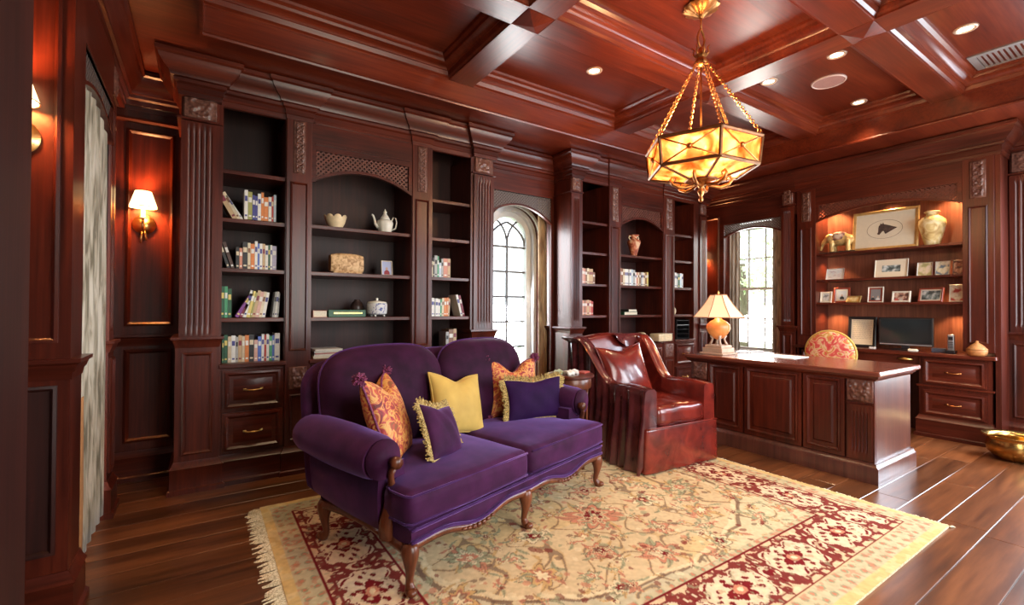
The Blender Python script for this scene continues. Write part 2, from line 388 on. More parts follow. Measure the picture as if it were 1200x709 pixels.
for i in (0,1):
    for j in (0,1):
        a,b,c,d=CX[i][1],CX[i+1][0],CY[j][1],CY[j+1][0]; m=.004
        part('pyramid_boss', MB().add([(a+m,c+m,ZB-.002),(b-m,c+m,ZB-.002),(b-m,d-m,ZB-.002),(a+m,d-m,ZB-.002),((a+b)/2,(c+d)/2,ZB-.035)],[(0,1,4),(1,2,4),(2,3,4),(3,0,4),(0,3,2,1)]), CLY, ceiling)

# back wall with the arched window, recessed sconce panels and alcove
AX,AR,AS=2.84,.34,1.97     # arch centre, radius, spring
def arch_wall(mb,F,u0,u1,z0,z1,cx,r,zs,w0,w1,n=24):
    # wall slab with an arched opening (radius r, spring zs) down to z0
    fb(mb,F,u0,cx-r,z0,z1,w0,w1); fb(mb,F,cx+r,u1,z0,z1,w0,w1)
    arch_strip(mb,F,cx-r,cx+r,lambda u:zs+sqrt(max(0,r*r-(u-cx)**2)),lambda u:z1,w0,w1,n)
F4=FY(YB)
mb=MB(); fb(mb,F4,XL-.2,2.2,0,ZS,-.25,0); fb(mb,F4,3.5,XR+.2,0,ZS,-.25,0)
fb(mb,F4,AX-AR,AX+AR,0,.30,-.25,0)
arch_wall(mb,FY(4.2),2.2,3.5,0,ZS,AX,AR,AS,-.17,0)
wall_back = struct('wall_back', mb, WV, angle=30)
arch_in=lambda r,d:[(AX-r,.30)]+[(AX-r*cos(pi*k/20),AS+r*sin(pi*k/20)) for k in range(21)]+[(AX+r,.30)]
FB=FY(4.2)
def archframe(mb,r0,r1,w0,w1,zb=.30):
    A=[(AX-r0,zb)]+[(AX-r0*cos(pi*k/20),AS+r0*sin(pi*k/20)) for k in range(21)]+[(AX+r0,zb)]
    B=[(AX-r1,zb)]+[(AX-r1*cos(pi*k/20),AS+r1*sin(pi*k/20)) for k in range(21)]+[(AX+r1,zb)]
    mb.loops([[FB(*a,w0) for a in A],[FB(*a,w1) for a in A],[FB(*a,w1) for a in B],[FB(*a,w0) for a in B]],0,closed=False)
GLASS,t_,b_=nt('window_glass'); b_.inputs['Roughness'].default_value=0; b_.inputs['Transmission Weight'].default_value=1; b_.inputs['IOR'].default_value=1.02; b_.inputs['Base Color'].default_value=(1,1,1,1)
mb=MB(); archframe(mb,.30,.24,-.20,-.12); archframe(mb,.34,.30,-.16,-.06); archframe(mb,.36,.33,-.01,.014)
mb.box(AX-.34,AX+.34,4.2,4.37,.28,.33)
window_1=struct('window_1',mb,WHITEW,angle=40)
mb=MB(); bw=.011
fb(mb,FB,AX-bw,AX+bw,.33,AS+.01,-.175,-.15)
for z in (.76,1.04,1.32,1.60,1.88,.48): fb(mb,FB,AX-.24,AX+.24,z-bw,z+bw,-.174,-.151)
for sg in (-1,1):    # intersecting gothic tracery
    mb.tube([FB(AX+sg*(.24-.24*0)-sg*.48*(1-cos(k/12*1.05)),1.90+.48*sin(k/12*1.05)*.62,-.163) for k in range(13)],.013,6)
    mb.tube([FB(AX+sg*.0+sg*.24*(1-cos(k/12*1.3)),1.90+.30*sin(k/12*1.3),-.163) for k in range(13)],.012,6)
part('muntin',mb,plain('muntin_grey',(.10,.10,.11),.5),window_1,kind='stuff')
mb=MB(); pts=[(AX-.24,.33)]+[(AX-.24*cos(pi*k/20),AS+.24*sin(pi*k/20)) for k in range(21)]+[(AX+.24,.33)]
mb.loops([[FB(*p,-.166) for p in pts],[FB(*p,-.162) for p in pts]],0,True,True); part('window_glass',mb,GLASS,window_1)
# alcove frame wall: header over the arched window with its own valance
def valance(F,u0,u1,zs_,zm,ztop,zhead,w,parent,lat_top,col=None,sp=.036):
    um=(u0+u1)/2; hw=(u1-u0)/2
    lo=lambda u: zs_+(zm-zs_)*(1-((u-um)/hw)**2)
    b1=.022
    mb=MB(); arch_strip(mb,F,u0,u1,lo,lambda u:lo(u)+b1,w-.03,w)
    fb(mb,F,u0,u1,lat_top,zhead,w-.03,w)
    for a,b in ((u0,u0+.03),(u1-.03,u1)):
        fb(mb,F,a,b,lo(a)+.005,lat_top+.001,w-.029,w-.001)
    vp=P('valance',mb,WX if F(1,0,0)[0]-F(0,0,0)[0] else WY,parent)
    lm=lattice(F,u0+.03,u1-.03,lambda u:lo(u)+b1,lambda u:lat_top,w-.018,sp)
    P('lattice',lm,col or LATT,vp,kind='stuff'); return vp
mb=MB(); FA=FY(3.93)
fb(mb,FA,2.25,3.17,2.375,ZS,-.03,0)
hsweep(mb,FA,CROWN,[(2.25,0),(3.17,0)])
alc=part('alcove_header',mb,WX,wall_back,angle=35)
for u0,u1 in ((2.255,2.30),(3.13,3.165)):
    mb=MB(); fb(mb,FA,u0,u1,0,2.4,-.03,0); part('alcove_post',mb,WV,wall_back)
def wall_valance(F,u0,u1,zs_,zm,lat_top,wall,w=0):
    um=(u0+u1)/2; hw=(u1-u0)/2; lo=lambda u: zs_+(zm-zs_)*(1-((u-um)/hw)**2)
    mb=MB(); arch_strip(mb,F,u0,u1,lo,lambda u:lo(u)+.02,w-.03,w+.004); fb(mb,F,u0,u1,lat_top,lat_top+.02,w-.03,w+.006)
    v=part('valance',mb,WX,wall); mb=lattice(F,u0,u1,lambda u:lo(u)+.02,lambda u:lat_top,w-.015,.032); fb(mb,F,u0,u1,lat_top-.0,lat_top+.002,w-.03,w)
    part('lattice',mb,plain('lattice_grey',(.13,.10,.09),.4),v,kind='stuff')
wall_valance(FA,2.28,3.15,2.08,2.25,2.375,wall_back)
# sconce panels: upper sunk field, rail, lower raised field, base
def wainscot(F,u0,u1,wall,zt=2.42,w=0,m=.035):
    mb=MB(); mb.panel(F,u0+m,u1-m,1.06,zt,[(0,w),(0,w+.012),(.014,w+.02),(.026,w+.010),(.030,w+.001)]); part('upper_panel',mb,WV,wall,bevel=0,angle=35)
    mb=MB(); mb.panel(F,u0+m,u1-m,.26,.90,[(0,w),(0,w+.012),(.014,w+.02),(.026,w+.010),(.030,w+.001)]); part('lower_panel',mb,WV,wall,angle=35)
wainscot(F4,-.47,-.13,wall_back); 
for n,(a,b) in (('left',(-.95,-.13)),('right',(5.5,5.76))):
    mb=MB(); hsweep(mb,F4,RAIL,[(a,0),(b,0)]); part('chair_rail',mb,WX,wall_back,angle=35)
    mb=MB(); hsweep(mb,F4,BASE,[(a,0),(b,0)]); struct('baseboard_back_'+n,mb,WX,angle=35)
    mb=MB(); hsweep(mb,F4,[(d,v+.0) for d,v in CROWN],[(a,0),(b,0)]); hsweep(mb,F4,[(-.01,2.50),(.02,2.50),(.024,2.485),(.012,2.47),(-.01,2.465)],[(a,0),(b,0)]); part('crown_moulding',mb,WX,wall_back,angle=35)

# right wall, sash window opening y 2.98..3.85
WY0,WY1=3.08,3.84; FR=FX(XR)
mb=MB()
fb(mb,FR,YF-.2,-.48,0,ZS,-.25,0); fb(mb,FR,.68,WY0,0,ZS,-.25,0); fb(mb,FR,-.48,.68,0,.42,-.25,0); fb(mb,FR,-.48,.68,2.48,ZS,-.25,0); fb(mb,FR,WY1,YB+.3,0,ZS,-.25,0); fb(mb,FR,WY0,WY1,0,.60,-.25,0); fb(mb,FR,WY0,WY1,2.36,ZS,-.25,0)
wall_right=struct('wall_right',mb,WV)
FW=FX(6.38)
mb=MB()
for a,b,c,d in ((WY0,WY0+.03,.60,2.36),(WY1-.03,WY1,.60,2.36),(WY0,WY1,2.33,2.36),(WY0,WY1,.60,.635)): fb(mb,FW,a,b,c,d,-.03,.04)
fb(mb,FX(6.2),WY0-.02,WY1+.02,.575,.60,-.2,.02)
window_2=struct('window_2',mb,WHITEW,bevel=.003)
def sash(name,z0,z1,w):
    mb=MB(); a,b=WY0+.03,WY1-.03
    fb(mb,FW,a,b,z0,z0+.03,w,w+.03); fb(mb,FW,a,b,z1-.03,z1,w,w+.03); fb(mb,FW,a,a+.03,z0,z1,w,w+.03); fb(mb,FW,b-.03,b,z0,z1,w,w+.03)
    for k in (1,2): u=a+(b-a)*k/3; fb(mb,FW,u-.008,u+.008,z0,z1,w+.004,w+.026)
    zm=(z0+z1)/2; fb(mb,FW,a,b,zm-.008,zm+.008,w+.005,w+.025)
    s=part(name,mb,plain('sash_grey',(.30,.28,.26),.4),window_2); mb=MB(); fb(mb,FW,a,b,z0,z1,w+.013,w+.016); part('window_glass',mb,GLASS,s)
sash('lower_sash',.635,1.485,.0); sash('upper_sash',1.465,2.33,-.03)
# frame wall in front of the window: header with arched lattice valance
FH=FX(5.75); mb=MB(); fb(mb,FH,2.65,YB,2.30,ZS,-.14,0); fb(mb,FH,3.56,YB,0,2.301,-.14,0)
hsweep(mb,FH,CROWN,[(2.655,.02),(YB,.02)],side=1); part('window_header',mb,WY,wall_right,angle=35)
wall_valance(FH,2.83,3.56,2.13,2.215,2.30,wall_right)
mb=MB(); mb.panel(FH,3.62,4.08,1.06,2.42,[(0,0),(0,.012),(.014,.02),(.026,.010),(.030,.001)]); part('upper_panel',mb,WV,wall_right,angle=35)
mb=MB(); hsweep(mb,FH,BASE,[(3.56,-.3),(3.56,0),(YB,0)]); struct('baseboard_right',mb,WY,angle=35)
# pilaster pair right of the window
def pilaster(F,u0,u1,w0,w1,parent,z0=0,bl=(2.42,2.62),world=True,n=5,fl=True,mat=WV,top=ZS-.02):
    """pedestal with raised field, cap rail, fluted shaft, carved block"""
    PP=P if world else part
    mb=MB(); fb(mb,F,u0+.012,u1-.012,.2,top,w0,w1-.012); fb(mb,F,u0-.006,u1+.006,.18,.96,w0,w1-.001)
    pil=PP('pilaster',mb,mat,parent,bevel=.002)
    mb=MB(); mb.panel(F,u0+.03,u1-.03,.24,.90,[(0,w1-.001),(0,w1+.008),(.010,w1+.014),(.02,w1+.006),(.024,w1)]); PP('pedestal_panel',mb,mat,pil)
    mb=MB(); flutes(mb,F,u0+.012,u1-.012,1.0,bl[0]-.02,w1-.02,w1,n) if fl else mb.panel(F,u0+.02,u1-.02,1.05,bl[0]-.04,SUNKW(w1)); PP('fluted_shaft',mb,mat,pil,angle=30)
    PP('carved_block',carved(F,u0+.03,u1-.03,bl[0]+.01,bl[1]-.02,w1-.004,.02),CARVE,pil,smooth=True)
    for nm,pr in (('cap_moulding',[(-.02,1.0),(.028,1.0),(.030,.985),(.018,.975),(.012,.955),(.004,.93),(-.02,.925)]),('neck_moulding',[(-.02,bl[0]),(.010,bl[0]),(.010,bl[0]-.012),(-.02,bl[0]-.016)])):
        mb=MB(); hsweep(mb,F,pr,[(u0,w0+.002),(u0,w1),(u1,w1),(u1,w0+.002)]); PP(nm,mb,mat,pil,angle=35)
    mb=MB(); hsweep(mb,F,BASE,[(u0-.006,w0+.002),(u0-.006,w1),(u1+.006,w1),(u1+.006,w0+.002)]); PP('plinth',mb,mat,pil,angle=35)
    return pil
def SUNKW(w): return [(0,w),(0,w+.010),(.010,w+.014),(.018,w+.006),(.022,w-.006)]
pilaster(FX(5.75),2.665,2.83,-.30,.022,wall_right,world=False)
pilaster(FX(6.06),.72,1.0,-.14,.03,wall_right,world=False,n=6)
mb=MB(); fb(mb,FX(6.12),-.9,1.0,2.5,ZS,-.08,0); hsweep(mb,FX(6.06),CROWN,[(-.9,0),(1.03,0)]); part('crown_moulding',mb,WY,wall_right,angle=35)

mb=MB()
for k in range(4): u=-.46+1.12*k/3; fb(mb,FR,u-.02,u+.02,.42,2.48,-.14,-.10)
for z in (.44,.95,1.45,1.97,2.46): fb(mb,FR,-.48,.68,z-.02,z+.02,-.139,-.101)
struct('window_6',mb,WHITEW)  # unseen window, added to the right wall for daylight and desk sheen
# left wall: near section, projecting pier, window, far post
mb=MB(); FLW=FXp(-.50)
mb.box(XL-.2,XL,YF-.2,2.40,0,ZS)
mb.box(XL-.2,-.41,2.40,2.60,0,ZS)
mb.box(-.70,-.50,2.60,3.46,2.32,ZS); mb.box(-.70,-.50,2.60,3.46,0,.06); mb.box(-.95,-.50,3.46,YB,0,ZS)
wall_left=struct('wall_left',mb,WV)
FP=FY(2.40)
mb=MB(); mb.panel(FP,-.90,-.445,1.06,2.7,[(0,0),(0,.008),(.010,.012),(.018,.006),(.02,.001)]); part('upper_panel',mb,WV,wall_left,angle=35)
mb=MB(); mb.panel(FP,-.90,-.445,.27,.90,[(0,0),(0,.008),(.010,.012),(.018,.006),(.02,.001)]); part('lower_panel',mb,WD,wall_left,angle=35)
FU=lambda a,b,h:(a,b,h)
for nm,pr in (('chair_rail',RAIL),('crown_moulding',CROWN)):
    mb=MB(); mb.sweep(pr,[(-.95,2.40),(-.41,2.40),(-.41,2.60)],FU,side=-1); part(nm,mb,WX,wall_left,angle=35)
mb=MB(); mb.sweep(BASE,[(-.95,2.40),(-.41,2.40),(-.41,2.60)],FU,side=-1); struct('baseboard_left',mb,WX,angle=35)
mb=MB(); mb.sweep(CROWN,[(-.45,2.60),(-.45,YB)],FU,side=-1); mb.box(-.51,-.43,2.60,3.50,2.36,ZS); part('crown_moulding',mb,WY,wall_left,angle=35)
wall_valance(FXp(-.43),2.60,3.50,2.12,2.22,2.34,wall_left)
FPOST=FXp(-.455)
pilaster(FPOST,3.48,3.66,-.07,.02,wall_left,world=False,n=3)
mb=MB(); F3=FXp(-.66)
for a,b,c,d in ((2.6,2.66,.06,2.32),(3.40,3.46,.06,2.32),(2.6,3.46,2.26,2.32),(2.6,3.46,.06,.14)): fb(mb,F3,a,b,c,d,-.03,.03)
for u in (2.866,3.13): fb(mb,F3,u-.01,u+.01,.1,2.3,-.02,.0)
for z in (.5,.9,1.3,1.7,2.05): fb(mb,F3,2.62,3.44,z-.01,z+.01,-.019,-.001)
window_3=struct('window_3',mb,WHITEW); mb=MB(); fb(mb,F3,2.62,3.44,.1,2.3,-.012,-.009); part('window_glass',mb,GLASS,window_3)
# near left fluted door casing
mb=MB(); flutes(mb,FY(1.30),-.46,-.345,0,2.79,-.28,0,4,.008,.02); mb.box(-.95,-.347,1.302,1.56,0,2.79); mb.box(-.95,-.47,1.285,1.301,0,2.79)
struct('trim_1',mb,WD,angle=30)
# front wall (behind the camera) with two window openings added for the fill light
mb=MB(); FF=lambda u,v,w:(u,YF+w,v)
xs=[(XL-.2,.85),(2.35,3.75),(5.25,XR+.2)]
for a,b in xs: fb(mb,FF,a,b,0,ZS,-.2,0)
for a,b in ((.85,2.35),(3.75,5.25)): fb(mb,FF,a,b,0,.4,-.2,0); fb(mb,FF,a,b,2.5,ZS,-.2,0)
wall_front=struct('wall_front',mb,WV)
for i,(a,b) in enumerate(((.85,2.35),(3.75,5.25))):
    mb=MB()
    for k in range(4): u=a+(b-a)*k/3; fb(mb,FF,u-.02,u+.02,.4,2.5,-.14,-.10)
    for z in (.42,.93,1.45,1.97,2.48): fb(mb,FF,a,b,z-.02,z+.02,-.139,-.101)
    struct('window_%d'%(4+i),mb,WHITEW)  # frames of the added, unseen windows

# ================================================================== BOOKCASES
def bookcase(label,F,secs,group=None,base=(0,0,0),depth=.42,shelves=None,sideend=None,rngs=3):
    root=thing('bookcase',label,'bookcase',base,group=group)
    p1,b1,s1,c,s2,b2,p2=secs
    d=-depth
    for (u0,u1) in (p1,p2): pilaster(F,u0,u1,d+.02,.02,root,bl=(2.42,2.62))
    # carcass sides and back
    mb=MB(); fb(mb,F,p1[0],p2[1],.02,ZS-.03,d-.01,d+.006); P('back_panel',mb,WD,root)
    for u in (p1[1],b1[1],c[0],c[1],b2[0]-.02,p2[0]-.02) if False else ():
        pass
    for a,b_ in ((p1[1]-.012,b1[0]+.004),(b1[1]-.004,s1[0]+.02),(s1[1]-.02,c[0]+.004),(c[1]-.004,s2[0]+.02),(s2[1]-.02,b2[0]+.004),(b2[1]-.004,p2[0]+.012)):
        mb=MB(); fb(mb,F,min(a,b_),max(a,b_),.2,2.56,d,.004); P('side_panel',mb,WV,root)
    # stiles with carved block, field and lower pilaster
    for (u0,u1) in (s1,s2):
        mb=MB(); fb(mb,F,u0,u1,.19,ZS-.03,-.03,.018); st=P('stile',mb,WV,root,bevel=.003)
        mb=MB(); mb.panel(F,u0+.025,u1-.025,.88,2.10,[(0,.018),(0,.026),(.008,.030),(.014,.024),(.018,.012)]); P('stile_panel',mb,WV,st)
        P('carved_block',carved(F,u0+.05,u1-.05,2.17,2.54,.018,.02),CARVE,st,smooth=True)
        P('carved_block',carved(F,u0+.03,u1-.03,.61,.76,.018,.02),CARVE,st,smooth=True)
        mb=MB(); mb.panel(F,u0+.03,u1-.03,.24,.57,[(0,.018),(0,.026),(.008,.030),(.014,.024),(.018,.012)]); P('stile_panel',mb,WV,st)
    # bays: shelves, top rail
    for k,(u0,u1) in enumerate((b1,c,b2)):
        zs=(1.81,1.46,1.12) if k==1 else (2.13,1.80,1.46,1.12)
        for z in zs:
            mb=MB(); fb(mb,F,u0,u1,z-.028,z,d,-.012); P('shelf',mb,WX,root,bevel=.003)
        mb=MB(); fb(mb,F,u0-.01,u1+.01,.782,.812,d,.032); P('countertop',mb,WX,root,bevel=.006)
        if k!=1:
            mb=MB(); fb(mb,F,u0,u1,2.545,ZS-.03,-.03,.0); P('top_rail',mb,WX,root)
            mb=MB(); fb(mb,F,u0,u1,.19,.782,d,-.002); P('drawer_case',mb,WV,root)
            for z0,z1 in ((.50,.765),(.215,.48)):
                mb=MB(); fb(mb,F,u0+.012,u1-.012,z0,z1,-.01,.012); mb.panel(F,u0+.028,u1-.028,z0+.012,z1-.012,[(0,.012),(0,.022),(.012,.026),(.024,.016),(.028,.010),(.045,.010),(.055,.017)])
                dr=P('drawer',mb,WX,root,angle=35); handle(F,(u0+u1)/2,(z0+z1)/2,.017,dr)
        else:
            mb=MB(); fb(mb,F,u0,u1,.19,.782,d,-.002); P('cabinet_case',mb,WV,root)
            um=(u0+u1)/2
            for a,b_ in ((u0+.01,um-.003),(um+.003,u1-.01)):
                mb=MB(); fb(mb,F,a,b_,.21,.77,-.01,.012); mb.panel(F,a+.03,b_-.03,.25,.73,[(0,.012),(0,.022),(.012,.026),(.024,.016),(.028,.010),(.05,.010),(.06,.017)]); P('door',mb,WV,root,angle=35)
            valance(F,u0,u1,2.12,2.235,2.55,ZS-.03,.010,root,2.36)
            mb=MB(); 
            for z in (2.40,2.555): fb(mb,F,u0+.02,u1-.02,z,z+.012,.0,.022)
            P('header_moulding',mb,WX,root,bevel=.003)
    # plinth and crown
    e=.03; path=[(b1[0],.0),(s1[0],.0),(s1[0],.018),(s1[1],.018),(s1[1],0),(s2[0],0),(s2[0],.018),(s2[1],.018),(s2[1],0),(b2[1],0)]
    mb=MB(); hsweep(mb,F,BASE,path); P('plinth',mb,WX,root,angle=35)
    cp=[(p1[0],-.44),(p1[0],.045),(p1[1],.045),(p1[1],.0),(s1[0]+.0,.0),(s1[0],.018),(s1[1],.018),(s1[1],.0),(s2[0],.0),(s2[0],.018),(s2[1],.018),(s2[1],0),(p2[0],0),(p2[0],.045),(p2[1],.045),(p2[1],-.24)]
    mb=MB(); hsweep(mb,F,CROWN,cp); P('crown_moulding',mb,WX,root,angle=35)
    for (u0,u1) in (p1,p2):
        mb=MB(); fb(mb,F,u0-.001,u1+.001,2.63,2.78,-.24,.047); P('frieze_block',mb,WV,root)
    return root
FK=FY(3.68)
SA=((-.13,.10),(.11,.50),(.50,.67),(.67,1.45),(1.45,1.62),(1.63,2.01),(2.02,2.25))
SB=((3.17,3.335),(3.345,3.735),(3.735,3.915),(3.915,4.655),(4.655,4.865),(4.875,5.27),(5.37,5.54))
bookcase('built-in mahogany bookcase behind the purple sofa, left of the arched window',FK,SA,base=(1.06,3.9,0))
bookcase('built-in mahogany bookcase behind the leather armchair, right of the arched window',FK,SB,base=(4.36,3.9,0))

# niche cabinet on the right wall (frame face x=5.73, opening y 1.23..2.45)
FN=FX(5.73); root=thing('office_niche','lit mahogany wall niche of photo shelves above a built-in computer counter','cabinet',(6.0,1.84,0))
mb=MB(); fb(mb,FX(6.03),1.03,2.64,.02,ZS-.03,-.03,.0); P('back_panel',mb,WD and wood('niche_wood',(.10,.03,.018),(.19,.06,.034),(.28,.10,.055),'z'),root)
for u0,u1 in ((1.03,1.235),(2.445,2.64)):
    mb=MB(); fb(mb,FN,u0,u1,.82 if u0<1.5 else 0,ZS-.03,-.30,0); st=P('stile',mb,WV,root,bevel=.003)
    mb=MB(); mb.panel(FN,u0+.04,u1-.04,.90,2.12,[(0,0),(0,.008),(.008,.012),(.014,.006),(.018,-.006)]); P('stile_panel',mb,WV,st)
    P('carved_block',carved(FN,u0+.055,u1-.055,2.20,2.52,.0,.02),CARVE,st,smooth=True)
mb=MB(); fb(mb,FN,.995,1.03,0,ZS-.03,-.30,-.02); P('side_panel',mb,WV,root)
for z in (1.815,1.525,1.27):
    mb=MB(); fb(mb,FN,1.235,2.445,z-.022,z,-.30,-.015); P('shelf',mb,WY,root,bevel=.003)
valance(FN,1.235,2.445,2.17,2.275,2.55,ZS-.03,.0,root,2.36,sp=.036)
mb=MB(); fb(mb,FN,1.235,2.445,2.40,2.43,-.30,-.03); P('soffit_board',mb,WY,root)
mb=MB(); hsweep(mb,FN,CROWN,[(.99,-.3),(.99,0),(2.654,0)]); P('crown_moulding',mb,WY,root,angle=35)
mb=MB(); fb(mb,FN,1.015,2.66,.755,.79,-.30,.045); P('countertop',mb,WY,root,bevel=.008)
for u0,u1 in ((1.05,1.545),(2.13,2.62)):
    mb=MB(); fb(mb,FN,u0,u1,.0,.755,-.30,.0); cs=P('drawer_case',mb,WV,root)
    for z0,z1 in ((.50,.735),(.21,.44)):
        mb=MB(); fb(mb,FN,u0+.03,u1-.03,z0,z1,-.01,.012); mb.panel(FN,u0+.045,u1-.045,z0+.012,z1-.012,[(0,.012),(0,.024),(.012,.028),(.024,.018),(.028,.010),(.05,.010),(.06,.017)])
        dr=P('drawer',mb,WY,root,angle=35); handle(FN,(u0+u1)/2,(z0+z1)/2,.017,dr,.09,ABRASS)
    mb=MB(); hsweep(mb,FN,BASE,[(u0,-.3),(u0,0),(u1,0),(u1,-.3)]); hsweep(mb,FN,[(-.01,.49),(.018,.488),(.016,.472),(-.01,.468)],[(u0,-.3),(u0,0),(u1,0),(u1,-.3)]); P('plinth',mb,WY,root,angle=35)
mb=MB(); fb(mb,FN,1.55,2.12,.66,.752,-.28,-.02); dr=P('drawer',mb,WY,root,bevel=.003); 
mb=MB(); mb.tube([FN(1.60,.71,-.02),FN(1.60,.715,.01),FN(1.65,.72,.025),FN(1.70,.715,.01),FN(1.70,.71,-.02)],[.01,.012,.016,.012,.01],8); P('handle',mb,BRASS,dr,smooth=True,label='brass shell pull')
mb=MB(); fb(mb,FX(6.03),1.55,2.12,.0,.66,-.01,.02); P('kneehole_panel',mb,WD,root)
for yy,zz,e in ((2.36,2.385,26),(1.32,2.385,26),(1.84,2.385,10),(2.36,1.785,9),(1.32,1.785,6),(2.36,1.495,6),(1.32,1.495,5),(2.33,1.24,13),(1.33,1.24,10)):
    spot('niche_puck_light',(5.90,yy,zz),e,110,(1,.62,.30),.02)

# ================================================================== RUG (pattern worked out per vertex on a fine grid)
def build_rug(x0=.30,x1=3.43,y0=.80,y1=3.12):
    st=.0062; nx=int((x1-x0)/st); ny=int((y1-y0)/st)
    X,Y=np.meshgrid(np.linspace(0,x1-x0,nx+1),np.linspace(0,y1-y0,ny+1)); Wd,Hd=x1-x0,y1-y0
    rng=np.random.RandomState(3)
    def vn(s,seed):   # smooth value noise
        r=np.random.RandomState(seed).rand(int(Hd/s)+4,int(Wd/s)+4); gx=X/s; gy=Y/s; i=gx.astype(int); j=gy.astype(int); fx=gx-i; fy=gy-j
        fx=fx*fx*(3-2*fx); fy=fy*fy*(3-2*fy)
        return (r[j,i]*(1-fx)+r[j,i+1]*fx)*(1-fy)+(r[j+1,i]*(1-fx)+r[j+1,i+1]*fx)*fy
    C=np.zeros(X.shape+(3,))
    def put(mask,col,k=1.0):
        mask=mask.astype(float)*k; C[:]=C*(1-mask[...,None])+np.array(col)*mask[...,None]
    cream=(.58,.43,.25); gold=(.52,.33,.14); red=(.17,.012,.014); rose=(.50,.20,.12); green=(.30,.29,.17); dk=(.16,.09,.06); ivory=(.68,.55,.34); blue=(.26,.27,.24)
    put(np.ones_like(X),gold)
    dx=np.minimum(X,Wd-X); dy=np.minimum(Y,Hd-Y); e=np.minimum(dx,dy)
    # domain-warped coordinates for hand-drawn lines
    wx=X+.018*(vn(.09,1)-.5)*2; wy=Y+.018*(vn(.09,2)-.5)*2
    # field: broad tone variation, curling vines, rosettes and palmettes
    cx,cy=Wd/2,Hd/2; mx=np.abs(wx-cx); my=np.abs(wy-cy)
    F=e>.50
    put(F,cream); put(F&(vn(.45,5)>.55),(.62,.42,.18),.5)
    med=((mx/1.05)**2+(my/.62)**2)
    put(F&(med>1.0),(.44,.42,.30),.55); put(F&(med>1.0)&(X>Wd*.5),(.62,.50,.30),.7)
    vine=np.abs(np.sin(9.5*mx+2.4*np.sin(7*my))*np.cos(9*my+2.2*np.sin(6.5*mx))-.25*np.sin(17*mx+13*my))
    put(F&(vine<.055),dk,.75)
    put(F&(vine>.055)&(vine<.10),gold,.6)
    put(F&(np.abs(med-1.0)<.025),dk,.8); put(F&(np.abs(med-.93)<.03),ivory,.8)
    def rosette(px,py,r,pet,c1,c2,c3,M):
        d=np.hypot(wx-px,wy-py); a=np.arctan2(wy-py,wx-px); rr=r*(.78+.22*np.cos(pet*a))
        put(M&(d<rr*1.10),dk,.8); put(M&(d<rr),c1); put(M&(d<rr*.72),c2,.9); put(M&(np.abs(d-rr*.55)<r*.05),dk,.6); put(M&(d<rr*.42),c3); put(M&(d<rr*.16),ivory)
    def leaf(px,py,ang,L,w_,col,M):
        u=(wx-px)*cos(ang)+(wy-py)*sin(ang); v=-(wx-px)*sin(ang)+(wy-py)*cos(ang)
        m=(u>0)&(u<L)&(np.abs(v-.12*L*np.sin(u/L*3.1))<w_*np.sin(np.clip(u/L,0,1)*pi)); put(M&m,col,.9)
        put(M&m&(np.abs(v-.12*L*np.sin(u/L*3.1))<w_*.18),dk,.5)
    spots=[(0,0,.15,8),(.42,.0,.085,6),(.80,.0,.10,8),(.22,.30,.075,6),(.60,.30,.09,7),(.98,.26,.075,6),(0,.46,.09,8),(.36,.56,.06,5),(.80,.52,.06,6),(1.02,.55,.05,5),(.2,.14,.045,5),(.62,.13,.045,5),(.42,.42,.04,5)]
    for (a,b,r,p_) in spots:
        for sx in ((1,-1) if a else (1,)):
            for sy in ((1,-1) if b else (1,)):
                c1,c2,c3=[(rose,cream,red),(green,ivory,rose),(gold,rose,ivory),(ivory,green,red)][int(a*37+b*53)%4]
                for k in range(6): leaf(cx+sx*a,cy+sy*b,k*1.05+.5*sx+b,r*1.55,r*.20,[green,gold,rose][k%3],F)
                rosette(cx+sx*a,cy+sy*b,r,p_,c1,c2,c3,F)
    for gx in np.arange(.56,Wd-.5,.17):
        for gy in np.arange(.56,Hd-.5,.15):
            px=gx+.04*sin(gy*37+gx*11); py=gy+.035*sin(gx*29+gy*7); r_=.022+.018*abs(sin(gx*13+gy*19))
            if rng.rand()<.75: rosette(px,py,r_,[5,6,8][int(gx*9+gy*5)%3],[gold,ivory,rose,cream][int(gx*7+gy*11)%4],cream,[rose,red,green][int(gx*17+gy*3)%3],F)
            leaf(px,py,gx*9+gy*5,.085,.010,green,F); leaf(px,py,gx*9+gy*5+2.6,.075,.009,[rose,gold][int(gx*31)%2],F)
    for k in range(420):
        px,py=rng.uniform(.5,Wd-.5),rng.uniform(.5,Hd-.5); m=F&(np.hypot(wx-px,wy-py)<rng.uniform(.008,.02)); put(m,[rose,green,dk,ivory,red][k%5],.7)
    # main border band .14 .. .46, guard bands outside and inside
    B=(e<=.50)&(e>.04)
    put(B,(.58,.44,.25))
    main=(e>.155)&(e<.46); put(main,(.64,.44,.27))
    along=np.where(dx<dy,wy,wx); ac=e-.3075
    # long cartouches and blossoms in red
    rep=.46; q=(along/rep)%1.0-.5; hx=q*rep
    def bnd(m,c,k=1): put(main&m,c,k)
    cart=np.maximum(np.abs(hx)/.19,np.abs(ac)/.115)+.18*np.cos(hx*60)*np.cos(ac*40)
    bnd(cart<1.12,red,.95); bnd(cart<.92,(.66,.50,.34)); 
    n1=vn(.035,11); n2=vn(.022,12)
    sc=np.sin(hx*48+3*np.sin(ac*30))*np.cos(ac*52+2*np.sin(hx*22))
    bnd((np.abs(sc)>.62)&(cart<.85),red); bnd((np.abs(sc)<.10)&(cart<.85),ivory,.8)
    d2=np.hypot(hx,ac*1.2); a2=np.arctan2(ac,hx); bnd(d2<.062*(1+.3*np.cos(6*a2)),red); bnd(d2<.034,rose); bnd(d2<.016,ivory)
    h2=((along/rep+.5)%1.0-.5)*rep; d3=np.hypot(h2,ac); a3=np.arctan2(ac,h2)
